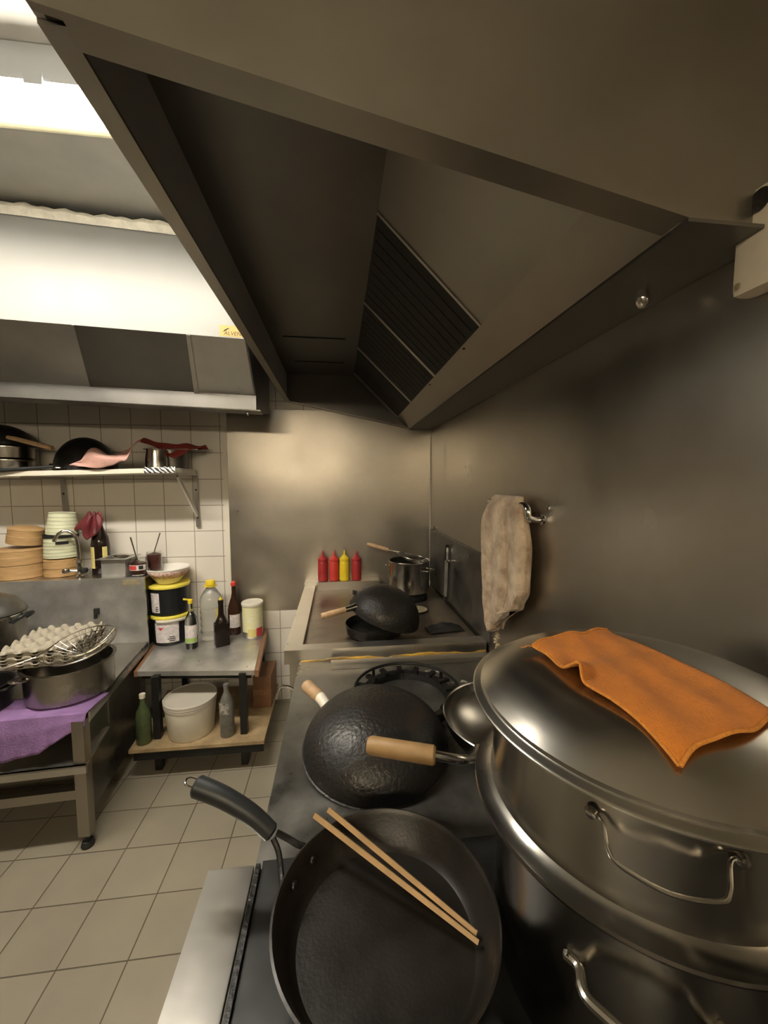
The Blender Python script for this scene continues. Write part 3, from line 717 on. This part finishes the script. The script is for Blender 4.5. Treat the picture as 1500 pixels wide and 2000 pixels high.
bucket_label(b2, math.radians(-128), math.radians(-97), .025, .165, False)
b = patch(.1405, .170, .192, math.radians(-112), math.radians(-20), 14); build('peeled_seal', b, 'white_plastic', b1, solid=.001)
bw = thing('bowl', (-1.222, 2.90, TZt+.4315), 'white porcelain bowl with red floral band on the top bucket', 'bowl')
build('rim', B().lathe([(.136, .092), (.143, .108), (.14, .111), (.134, .105), (.10, .05), (.06, .012), (0, .01)], seg=56), 'porcelain', bw)
build('floral_band', B().lathe([(.1055, .045), (.137, .094)], seg=56), 'bowl_red', bw, solid=.002)
build('base', B().lathe([(0, 0), (.07, 0), (.075, .008), (.095, .03), (.106, .046)], seg=56), 'bowl_yellow', bw)
# bottles on table
def bottle(name, loc, prof, m, label, parts, group=None, seg=32):
    t = thing(name, loc, label, 'bottle', group)
    build('bottle_body', B().lathe(prof, seg=seg), m, t)
    for (n, pr, mm) in parts: build(n, B().lathe(pr, seg=seg), mm, t)
    return t
Z0 = TZt+.0005
t = bottle('vinegar_bottle', (-1.02, 2.74, Z0), [(0, 0), (.036, 0), (.04, .006), (.04, .19), (.036, .215), (.018, .25), (.0145, .27), (.0145, .315), (0, .315)], 'glass',
    'clear glass bottle of dark liquid with white-green label and yellow spout', [('liquid', [(0, .004), (.036, .005), (.0365, .085), (0, .085)], 'sauce'), ('cap', [(.016, .3155), (.0165, .34), (.009, .345), (0, .345)], 'yellow_plastic')])
l = build('label', patch(.0412, .045, .17, math.radians(-165), math.radians(-15)), 'paper', t)
build('label_stripe', patch(.0416, .05, .08, math.radians(-160), math.radians(-20)), 'ink_green', l)
build('spout', B().tube([(0, 0, .338), (-.02, 0, .342), (-.045, -.004, .347)], [.007, .006, .007], 10), 'yellow_plastic', t)
prof = [(0, 0), (.07, 0), (.076, .008)]
for k in range(5): z = .02+.05*k; prof += [(.076, z), (.072, z+.012), (.072, z+.02), (.076, z+.032)]
prof += [(.076, .29), (.068, .32), (.045, .36), (.026, .385), (.024, .40), (0, .40)]
t = bottle('oil_jug', (-.935, 2.90, Z0), prof, 'pet', 'big clear plastic oil jug with yellow cap at the back of the table',
    [('cap', [(.028, .4005), (.0325, .402), (.0325, .43), (.03, .434), (0, .434)], 'yellow_plastic'), ('neck_ring', [(.026, .392), (.045, .392), (.045, .3985), (.026, .3985)], 'yellow_plastic')])
build('tag', patch(.0775, .15, .24, math.radians(-50), math.radians(-10)), 'label_yellow', t)
t = thing('soy_bottle', (-.825, 2.76, Z0), 'square black glass bottle with cream label and yellow tip', 'bottle', rot=(0, 0, math.radians(28)))
b = B(); b.bx(-.048, .048, -.036, .036, 0, .165, .012); b.lathe([(.046, .150), (.040, .175), (.027, .20), (.019, .225), (.017, .30), (.019, .302), (.019, .325), (0, .325)], seg=24, scale=(1, .8)); build('bottle_body', b, 'sauce', t)
build('cap', B().lathe([(.012, .326), (.012, .333), (.005, .338), (.004, .35), (0, .35)], seg=16), 'yellow_plastic', t)
l = build('label', B().bx(.0483, .0488, -.028, .028, .03, .135), 'label_yellow', t); build('print', B().bx(.0489, .0492, -.012, .012, .05, .072), 'ink', l)
t = bottle('brown_bottle', (-.79, 2.965, Z0), [(0, 0), (.044, 0), (.046, .006), (.046, .19), (.04, .225), (.02, .285), (.015, .32), (.015, .37), (0, .37)], 'brown_glass', 'tall brown glass bottle with red cap and white label at the back', [('cap', [(.017, .3705), (.021, .373), (.02, .395), (.012, .405), (0, .405)], 'red_plastic')])
build('label', patch(.0466, .06, .16, math.radians(-120), math.radians(-15)), 'paper', t)
t = thing('food_tin', (-.645, 2.915, Z0), 'round yellow-labelled food tin with cream plastic lid at the table back', 'tin')
build('can', B().lathe([(0, 0), (.071, 0), (.073, .004), (.073, .05), (0, .05)], seg=44), 'steel', t)
pr = [(.0725, .0)]
for k in range(9): pr += [(.0735, .045+k*.022), (.0722, .056+k*.022)]
pr += [(.0735, .238), (0, .238)]
build('label', B().lathe(pr[1:], seg=44), 'tin', t)
build('label_flash', patch(.0742, .012, .07, math.radians(-105), math.radians(-60)), 'label_yellow', t)
build('red_mark', patch(.0744, .012, .075, math.radians(-58), math.radians(-15)), 'ink_red', t)
build('plastic_lid', B().lathe([(.0735, .2385), (.078, .239), (.079, .244), (.079, .256), (.075, .261), (.07, .257), (0, .256)], seg=44), 'white_plastic', t)
# under the table
ZS = .1985
t = thing('bucket', (-.925, 2.43, ZS), 'white plastic bucket with shade-greyed lid on the plank shelf under the table', 'bucket')
build('tub', B().lathe([(0, 0), (.125, 0), (.13, .006), (.147, .188), (0, .188)], seg=56), 'white_plastic', t)
build('bucket_lid', B().lathe([(.147, .1885), (.151, .189), (.152, .196), (.1505, .199), (.153, .202), (.1535, .210), (.152, .214), (.154, .217), (.1535, .227), (.148, .230), (.142, .225), (0, .225)], seg=56), 'bucket_lid', t)
t = bottle('dusty_bottle', (-.69, 2.36, ZS), [(0, 0), (.04, 0), (.043, .006), (.043, .20), (.03, .24), (.016, .27), (.014, .30), (.017, .302), (.017, .322), (0, .322)], 'dirty_glass', 'dusty grey plastic bottle right of the white bucket under the table', [])
build('label', patch(.0436, .15, .22, math.radians(-170), math.radians(-60)), 'ash', t)
t = bottle('green_bottle', (-1.165, 2.345, ZS), [(0, 0), (.038, 0), (.042, .006), (.042, .16), (.035, .20), (.016, .24), (.0145, .275), (0, .275)], 'green_glass', 'dark green bottle left of the white bucket under the table', [('cap', [(.0165, .2755), (.0165, .30), (0, .302)], 'white_plastic')])
b = B(); b.bx(-.06, .06, -.12, .12, 0, .22, .003); t = thing('cardboard_box', (-.53, 2.74, ZS), 'brown cardboard box on the right end of the plank shelf', 'box'); build('carton', b, 'cardboard', t)
build('tape', B().bx(-.0605, .0605, -.1205, -.12, .09, .13), 'wood_trim', t)

# ================================================================== SINK UNIT
SZ = .66
sk = thing('sink_unit', (-1.9, 2.3, 0), 'stainless sink table with tall backsplash and open lower shelf', 'sink')
PS = lambda n, b, m='steel', **k: build(n, b, m, sk, world=True, **k)
FRc, RRc = Vector((-1.186, 1.898, SZ)), Vector((-1.296, 2.725, SZ)); FLc, RLc = Vector((-3.1, 1.79, SZ)), Vector((-3.1, 2.64, SZ))
PS('worktop', B().prism([FRc, RRc, RLc, FLc], (0, 0, -.02)).prism([FRc, FLc, FLc+Vector((0, .012, 0)), FRc+Vector((0, .012, 0))], (0, 0, -.05)).prism([FRc, RRc, RRc+Vector((-.012, 0, 0)), FRc+Vector((-.012, 0, 0))], (0, 0, -.05)))
PS('edge_bead', B().tube([FLc+Vector((0, .006, 0)), FRc+Vector((-.008, .006, 0)), RRc+Vector((-.006, 0, 0))], .005, 8))
PS('backsplash', B().prism([(-1.30, 2.728, SZ-.04), (-3.1, 2.645, SZ-.04), (-3.1, 2.645, 1.112), (-1.306, 2.728, 1.112)], (0, .015, 0)), 'table_sheet')
PS('back_ledge', B().prism([(-1.306, 2.743, 1.112), (-3.1, 2.66, 1.112), (-3.1, 3.045, 1.112), (-1.33, 3.045, 1.112)], (0, 0, -.014)))
PS('ledge_support', B().prism([(-1.312, 2.745, SZ-.04), (-1.318, 3.04, SZ-.04), (-1.318, 3.04, 1.096), (-1.312, 2.745, 1.096)], (-.008, 0, 0)), 'iron')
PS('front_panel', B().prism([(-1.25, 2.16, .44), (-3.1, 2.06, .44), (-3.1, 2.06, .635), (-1.25, 2.16, .635)], (0, .01, 0)))
PS('side_panel', B().prism([(-1.228, 1.945, .12), (-1.30, 2.60, .12), (-1.30, 2.60, .605), (-1.228, 1.945, .605)], (-.006, 0, 0)), 'hob')
for (x, y) in ((-1.215, 1.885), (-1.315, 2.62), (-3.0, 1.86), (-3.0, 2.55)):
    PS('leg', B().bx(x-.026, x+.026, y-.024, y+.024, .065, SZ-.021, .004), 'hood')
    b = B(); b.lathe([(0, 0), (.024, 0), (.028, .008), (.022, .03), (.012, .034), (.012, .066), (0, .066)], (x, y, 0), 20); PS('foot', b, 'rubber')
PS('lower_shelf', B().prism([(-1.182, 1.852, .431), (-1.24, 2.15, .431), (-3.08, 2.05, .431), (-3.08, 1.745, .431)], (0, 0, -.008)).prism([(-1.182, 1.852, .431), (-3.08, 1.745, .431), (-3.08, 1.757, .431), (-1.182, 1.864, .431)], (0, 0, -.04)))
PS('stretcher', B().bar((-1.24, 1.885, .275), (-2.98, 1.79, .275), .03, .045), 'hood')
PS('old_label', B().prism([(-1.33, 2.7255, 1.06), (-1.44, 2.7205, 1.06), (-1.44, 2.7205, 1.10), (-1.33, 2.7255, 1.10)], (0, .0012, 0)), 'stain')
b = B(); b.bx(-1.615, -1.585, 2.695, 2.715, .875, .915, .004); b.bx(-1.607, -1.593, 2.68, 2.70, .85, .88, .003); PS('overflow_plug', b, 'rubber')
# faucet
fc = thing('faucet', (-1.76, 2.69, 1.113), 'chrome gooseneck faucet on the sink ledge in front of the steamers', 'faucet')
PF = lambda n, b, m='chrome': build(n, b, m, fc, world=True)
b = B(); b.lathe([(0, 0), (.025, 0), (.024, .01), (.016, .016), (.015, .09), (.018, .095), (.018, .12), (0, .125)], (-1.735, 2.78, 1.1125), 24); PF('base', b)
PF('spout', B().tube(catmull([(-1.735, 2.78, 1.23), (-1.737, 2.778, 1.34), (-1.748, 2.77, 1.40), (-1.785, 2.755, 1.43), (-1.82, 2.74, 1.415), (-1.843, 2.73, 1.375), (-1.847, 2.728, 1.362)], 8), .0105, 14))
for (x, n) in ((-1.795, 'knob'), (-1.685, 'knob')):
    b = B(); b.tube([(-1.735, 2.765, 1.16), (x, 2.745, 1.165)], .009, 12); b.lathe([(0, -.02), (.02, -.014), (.024, 0), (.02, .014), (0, .018)], (x, 2.742, 1.165), 20); PF(n, b, 'chrome' if x < -1.7 else 'rubber')

# ---- items on the sink ledge
LZ = 1.1125
def steamer(loc, R_, tiers, h, label, rot=(0, 0, 0)):
    t = thing('bamboo_steamer', loc, label, 'steamer', 'bamboo steamers on the sink ledge', rot=rot)
    for k in range(tiers):
        z = k*h; b = B(); b.lathe([(R_-.012, z+.002), (R_, z+.002), (R_, z+h*.55), (R_-.003, z+h*.58), (R_-.003, z+h-.001), (R_-.014, z+h-.001), (R_-.014, z+.002)], seg=48); build('tier_ring', b, 'bamboo', t)
    z = tiers*h; b = B(); b.lathe([(0, z+.016), (R_-.03, z+.014), (R_-.006, z+.006), (R_, z), (0, z)], seg=48); build('woven_lid', b, 'bamboo', t)
    return t
steamer((-2.15, 2.86, LZ), .142, 2, .092, 'wide two-tier bamboo steamer at the left end of the sink ledge')
steamer((-2.115, 2.86, LZ+.225), .098, 1, .10, 'small bamboo steamer tilted on top of the wide one', (0, math.radians(9), 0))
steamer((-1.90, 2.87, LZ), .100, 2, .055, 'small bamboo steamer under the pale green paper buckets')
def cup(loc, label, R0, R1, h, rot=(0, 0, 0)):
    t = thing('paper_bucket', loc, label, 'bucket', 'pale green paper buckets', rot=rot)
    pr = [(0, 0), (R0, 0)]
    for k in range(5): f = .12+.17*k; pr += [(R0+(R1-R0)*f, h*f), (R0+(R1-R0)*f+.0015, h*(f+.02)), (R0+(R1-R0)*(f+.05), h*(f+.05))]
    pr += [(R1, h-.006), (R1+.003, h-.003), (R1, h), (0, h)]
    build('bucket_wall', B().lathe(pr, seg=48), 'cup_green', t); return t
c1 = cup((-1.895, 2.87, LZ+.128), 'pale green paper bucket with dark band, lower of the inverted pair', .100, .094, .135)
build('dark_band', B().lathe([(.092, .1355), (.0985, .1355), (.0985, .158), (.092, .158)], seg=48), 'rubber', c1)
build('print', patch(.1005, .095, .115, math.radians(-75), math.radians(-35)), 'ink', c1)
cup((-1.885, 2.87, LZ+.2875), 'pale green paper bucket on top of the inverted pair', .092, .072, .145, (0, math.radians(3), 0))
t = bottle('soy_sauce_bottle', (-1.665, 2.90, LZ), [(0, 0), (.052, 0), (.056, .006), (.056, .20), (.05, .25), (.025, .31), (.018, .34), (.018, .38), (0, .38)], 'sauce', 'large dark sauce bottle with a maroon bag over its neck, behind the faucet', [])
build('label', patch(.0566, .04, .19, math.radians(-150), math.radians(-20)), 'label_yellow', t)
build('label_side', patch(.0567, .04, .19, math.radians(-100), math.radians(-52)), 'sauce', t)
def bagfn(u, v):
    a = 2*PI*u; r = (.018+.036*v**.6)*(1+.28*math.sin(a*3+v*4)+.16*math.sin(a*7+2*v))
    return Vector((-1.69-.03*v+r*math.cos(a)*1.25, 2.885+r*math.sin(a), LZ+.425-.14*v+.035*math.sin(a*2+1)*v+.012*math.sin(a*5)))
single('plastic_bag', B().grid(bagfn, 48, 14), 'maroon', (0, 0, 0), 'crumpled maroon plastic bag over the sauce bottle on the sink ledge', 'bag', solid=.002)
# steel container
t = thing('steel_container', (-1.51, 2.83, LZ), 'small stainless food container with flanged rim on the sink ledge', 'container')
b = B(); b.prism([(-.07, -.07, 0), (.07, -.07, 0), (.07, .07, 0), (-.07, .07, 0)], (0, 0, .003))
for (x0, x1, y0, y1) in ((-.075, .075, -.075, -.072), (-.075, .075, .072, .075), (-.075, -.072, -.072, .072), (.072, .075, -.072, .072)): b.bx(x0, x1, y0, y1, .0, .12)
build('tub', b, 'table_sheet', t)
b = B(); 
for (x0, x1, y0, y1) in ((-.10, .10, -.10, -.072), (-.10, .10, .072, .10), (-.10, -.072, -.072, .072), (.072, .10, -.072, .072)): b.bx(x0, x1, y0, y1, .1205, .124)
build('flange', b, 'table_sheet', t)
b = B(); b.lathe([(0, .014), (.03, .012), (.055, .004), (.06, 0), (.055, -.001), (0, .008)], seg=36, scale=(1.1, .8)); 
single('steel_lid', b, 'polished', (-1.50, 2.85, LZ+.1255), 'small shiny oval lid lying on the steel container', 'lid')
# chilli jar
t = thing('chilli_jar', (-1.375, 2.81, LZ), 'open jar of dark chilli paste with red label, spoon inside', 'jar')
build('jar_body', B().lathe([(0, 0), (.05, 0), (.056, .006), (.056, .09), (.05, .105), (.05, .12), (.047, .12), (.047, .105), (.053, .088), (.053, .008), (0, .006)], seg=36), 'glass', t)
build('paste', B().lathe([(0, .0065), (.0515, .0085), (.0515, .082), (.03, .088), (0, .086)], seg=36), 'chili', t)
l = build('label', patch(.0566, .038, .075, math.radians(-150), math.radians(-20)), 'paper', t)
build('label_mark', patch(.0569, .042, .071, math.radians(-140), math.radians(-80)), 'ink_red', l)
build('barcode', patch(.0569, .044, .070, math.radians(-66), math.radians(-38)), 'ink', l)
def spoon(a, c, label, m='polished2'):
    a = Vector(a); c = Vector(c); t = thing('spoon', c, label, 'spoon')
    build('spoon_handle', B().tube([(0, 0, 0), (a-c)*.5, a-c], [.0045, .004, .005], 8), m, t)
    b = B(); b.lathe([(0, -.004), (.012, -.003), (.017, 0), (.016, .001), (0, -.002)], seg=20, scale=(1, 1.4))
    build('spoon_bowl', b, m, t)
spoon((-1.415, 2.80, LZ+.262), (-1.385, 2.815, LZ+.096), 'metal spoon standing upright in the chilli jar')
t = thing('glass_jar', (-1.275-.06, 2.95, LZ), 'open glass jar with dark contents behind the chilli jar', 'jar')
build('jar_body', B().lathe([(0, 0), (.045, 0), (.05, .006), (.05, .12), (.045, .135), (.043, .135), (.047, .118), (.047, .008), (0, .006)], seg=32), 'glass', t)
build('contents', B().lathe([(0, .0065), (.0455, .0085), (.0455, .115), (0, .12)], seg=32), 'chili', t)
spoon((-1.29, 2.955, LZ+.27), (-1.335, 2.95, LZ+.128), 'tilted metal spoon in the glass jar behind the chilli jar')

# ---- items on the worktop
t = thing('stockpot', (-2.0, 2.40, SZ+.001), 'tall dark stockpot with domed lid at the back of the sink table', 'pot')
build('pot_body', B().lathe([(0, 0), (.165, 0), (.17, .008), (.17, .33), (.176, .338), (.17, .342), (0, .342)], seg=56), 'polished2', t)
build('pot_lid', B().lathe([(0, .455), (.06, .45), (.12, .42), (.16, .37), (.174, .346), (.174, .343), (0, .343)], seg=56), 'hob', t)
build('handle', B().tube(catmull([(.168, -.05, .30), (.205, -.045, .325), (.215, 0, .335), (.205, .045, .325), (.168, .05, .30)], 6), .011, 10), 'blackplastic', t)
t = thing('black_pot', (-1.725, 1.975, SZ+.012), 'squat black pot at the left front edge of the sink table', 'pot')
build('pot_body', B().lathe([(0, 0), (.125, 0), (.135, .01), (.138, .11), (.144, .116), (.138, .118), (.132, .11), (.13, .014), (0, .006)], seg=48), 'iron', t)
build('handle', B().tube(catmull([(.136, -.04, .10), (.165, -.03, .105), (.165, .03, .105), (.136, .04, .10)], 6), .007, 8), 'iron', t)
# wide steel pan under strainer
PX, PY = -1.385, 2.105
t = thing('steel_pot', (PX, PY, SZ+.008), 'wide low stainless pot on the purple cloth at the sink table corner', 'pot')
RP = .185
build('pot_body', B().lathe([(0, 0), (RP-.015, 0), (RP, .012), (RP+.003, .162), (RP+.014, .168), (RP+.013, .172), (RP-.003, .169), (RP-.006, .014), (0, .006)], seg=72), 'polished2', t)
build('handle', B().tube(catmull([(-.10, -.157, .14), (-.118, -.19, .15), (-.15, -.18, .15), (-.145, -.12, .14)], 6), .007, 10), 'polished', t)
# egg trays
def tray_fn(u, v):
    W_, L2 = .32, .34
    x = (u-.5)*W_; y = (v-.5)*L2; k = 5
    z = .022*(math.sin(PI*k*u)*math.sin(PI*k*v))**2*1.0
    px = abs(math.cos(PI*k*u)); py_ = abs(math.cos(PI*k*v)); z = .030*max(0, px*py_-.42)/.58*(1-.3*max(0, px*py_-.85)/.15)-.006*(math.sin(PI*k*u)**2*math.sin(PI*k*v)**2)
    e = min(u, 1-u, v, 1-v)
    if e < .02: z = z*e/.02
    return Vector((x, y, z))
tr0 = None
for k in range(6):
    loc = (-1.487+.003*math.sin(k*2.1), 2.16+.003*math.cos(k*3), SZ+.192+.0155*k); rt = (math.radians(0), math.radians(-1), math.radians(6+.8*math.sin(k*4)))
    if tr0 is None:
        tr0 = single('egg_tray', B().grid(tray_fn, 72, 72), 'carton', loc, 'grey pulp egg tray inside the stack resting on the wide steel pot', 'egg tray', 'stacked egg trays', rot=rt, solid=.0025); o = tr0
    else:
        o = dup(tr0, loc, rt)
    if k == 5: o['label'] = 'topmost grey pulp egg tray of the stack, bumps showing'
    if k == 0: o['label'] = 'bottom grey pulp egg tray of the stack, on the steel pot rim'
for i, o in enumerate([o for o in COL.objects if o.name.startswith('egg_tray')][1:5]): pass
# wire strainer on top of the pot
strainer('wire_strainer', (-1.245, 1.975, .965), (math.radians(12), math.radians(-12), math.radians(22)), .145, .055, .12, 'round wire strainer leaning against the egg trays on the wide pot', 'wire', False, .0012)
# purple cloth
def purp(u, v):
    # v 0: on worktop, v 1: hanging below the front edge
    x = -1.95+u*.765
    front = 1.898-(-1.186-x)*.0564
    drop = (.10+.10*math.sin(PI*min(1, (1-u)*1.15))*(1-u*.4))*(1-max(0, (u-.75)/.25)*.55)
    fold = .010*math.sin(u*21+v*2)+.006*math.sin(u*47)
    if v < .5:
        y = front+.17*(1-v/.5)-.012*(v/.5); z = SZ+.0065+.002*math.sin(u*30+v*9)
    else:
        f = (v-.5)/.5; y = front-.016-.010*min(1, f*3)-abs(fold)*f; z = SZ+.006-drop*f-.006*min(1, f*6)
    return Vector((x, y, z))
single('cleaning_cloth', B().grid(purp, 90, 24), 'purple', (0, 0, 0), 'purple cloth under the steel pot, hanging over the sink table edge', 'cloth', solid=.003)

# ================================================================== WALL SHELF
sh = thing('wall_shelf', (-1.55, 3.04, 1.83), 'white wall shelf with triangular brackets above the sink', 'shelf', rot=(0, math.radians(-1.6), 0))
def SHz(x): return 1.8283+(x+1.55)*math.tan(math.radians(1.6))
build('board', B().bx(-1.2, .505, -.40, -.03, -.03, 0, .002), 'white_plastic', sh)
build('foil_wrap', B().grid(lambda u, v: Vector((.32+.19*u, -.406+.002*math.sin(u*40+v*9), -.034+.04*v+.002*math.sin(u*31))), 40, 8), 'foil', sh, solid=.002)
for x in (.49, -.42):
    br = build('bracket', B().bx(x-.016, x+.016, -.012, -.006+.002, -.43, -.032).bx(x-.016, x+.016, -.36, -.012, -.044, -.031), 'steel', sh)
    if x > 0: build('strut', B().bar((x, -.33, -.05), (x, -.018, -.34), .012, .03), 'steel', sh)
    for z in (-.15, -.36):
        b = B(); b.lathe([(0, .004), (.006, .003), (.007, 0), (0, 0)], seg=12, mtx=Matrix.Rotation(PI/2, 3, 'X'))
        for v in b.bm.verts: v.co += Vector((x, -.012, z))
        build('screw', b, 'iron', br)
YS = 2.85
# items on the shelf
t = thing('wok', (-1.70, 2.86, SHz(-1.70)+.004), 'large black wok turned upside down in the middle of the wall shelf', 'wok')
build('bowl', B().lathe(dome_profile(.18, .225), seg=56), 'iron', t)
build('handle', B().tube(catmull([(-.174, -.04, .03), (-.205, -.035, .04), (-.21, 0, .042), (-.205, .035, .04), (-.174, .04, .03)], 6), .006, 10), 'iron', t)
for k, (zz, R_) in enumerate(((0.0, .135), (.084, .142))):
    t = thing('steel_pot', (-2.16, 2.84, SHz(-2.16)+.004+zz), ('shallow stainless pot at the bottom of the stack on the shelf left', 'shallow stainless pot under the black wok on the shelf left')[k], 'pot', 'steel pots stacked on the shelf')
    build('pot_body', B().lathe([(0, 0), (R_-.03, 0), (R_-.012, .01), (R_-.006, .072), (R_+.008, .076), (R_+.008, .080), (R_-.008, .078), (0, .012)], seg=48), 'polished', t)
t = thing('wok', (-2.20, 2.84, SHz(-2.2)+.178), 'black wok with pale wooden handle on the stacked steel pots', 'wok')
build('bowl', B().lathe(dome_profile(.175, .14), seg=56), 'iron', t)
build('handle', B().tube([(.14, -.13, .045), (.19, -.14, .035), (.40, -.14, -.022)], [.012, .014, .015], 12), 'wood_pale', t)
# long dark pan handle hanging over shelf front
t = thing('ladle', (-1.93, 2.64, SHz(-1.93)+.008), 'black long-handled utensil lying on the shelf front edge', 'ladle')
build('shaft', B().tube(catmull([(-.16, -.02, -.004), (-.08, -.02, .0), (.04, .0, .012), (.16, .02, .024)], 6), [.013]*6+[.011]*6+[.009]*7, 10), 'blackplastic', t)
build('scoop', B().lathe(dome_profile(.035, .02), seg=24, c=(.185, .022, .012)), 'polished2', t)
# pink cloth
def pinkfn(u, v):
    x = -1.72+.40*u; z0 = SHz(x)+.010
    prof = interp([(0, .03), (.12, .055), (.3, .12), (.5, .085), (.75, .11), (1, .17)], u)
    y = 2.66+.06*math.sin(PI*u)*(-1)*0 - .012*math.sin(u*6)+.09*v**1.5*(1-.35*u)
    lower = interp([(0, .02), (.15, .004), (.6, .006), (.8, .04), (1, .155)], u)
    return Vector((x, y+.02*math.sin(v*6+u*5), z0+lower+(prof-lower)*math.sin(v*PI*.62)+.008*math.sin(u*12+v*5)))
single('dish_cloth', B().grid(pinkfn, 48, 24), 'pink', (.07, -.052, .002), 'pink cloth bunched on the wall shelf beside the black wok', 'cloth', solid=.004)
# steel cup, dark pot with tray, red cloth
t = thing('steel_cup', (-1.195, 2.735, SHz(-1.195)+.003), 'small shiny stainless cup standing on the foil end of the shelf', 'cup')
build('cup_body', B().lathe([(0, 0), (.06, 0), (.066, .004), (.066, .06), (.058, .115), (.06, .125), (.055, .125), (.05, .11), (0, .10)], seg=40), 'polished', t)
build('cup_rim', B().tube(circle((0, 0, .1275), .058, 40), .0025, 8, closed=True), 'chrome', t)
t = thing('dark_pot', (-1.175, 2.915, SHz(-1.175)+.004), 'dark grey pot with a flat tray on it, behind the steel cup', 'pot')
build('pot_body', B().lathe([(0, 0), (.09, 0), (.10, .01), (.105, .13), (0, .13)], seg=40), 'hob', t)
build('flat_tray', B().bx(-.14, .215, -.10, .10, .131, .137, .002), 'hob', t)
def redfn(u, v):
    x = -1.335+.40*u; y = 2.83+.15*v
    z = SHz(-1.175)+.147+.030*math.sin(PI*min(1, v*1.1))*(.6+.4*math.sin(u*6+1)**2)+.006*math.sin(u*17+v*4)*math.sin(PI*v)+.035*(1-u)**3
    if v < .25:
        f = 1-v/.25; z -= f*(.075*math.exp(-((u-.55)/.22)**2)); y -= .012*f
    return Vector((x, y-.012, z+.004))
single('dish_cloth', B().grid(redfn, 48, 20), 'red_cloth', (0, 0, 0), 'dark red cloth lying on the flat tray at the right of the shelf', 'cloth', solid=.004)
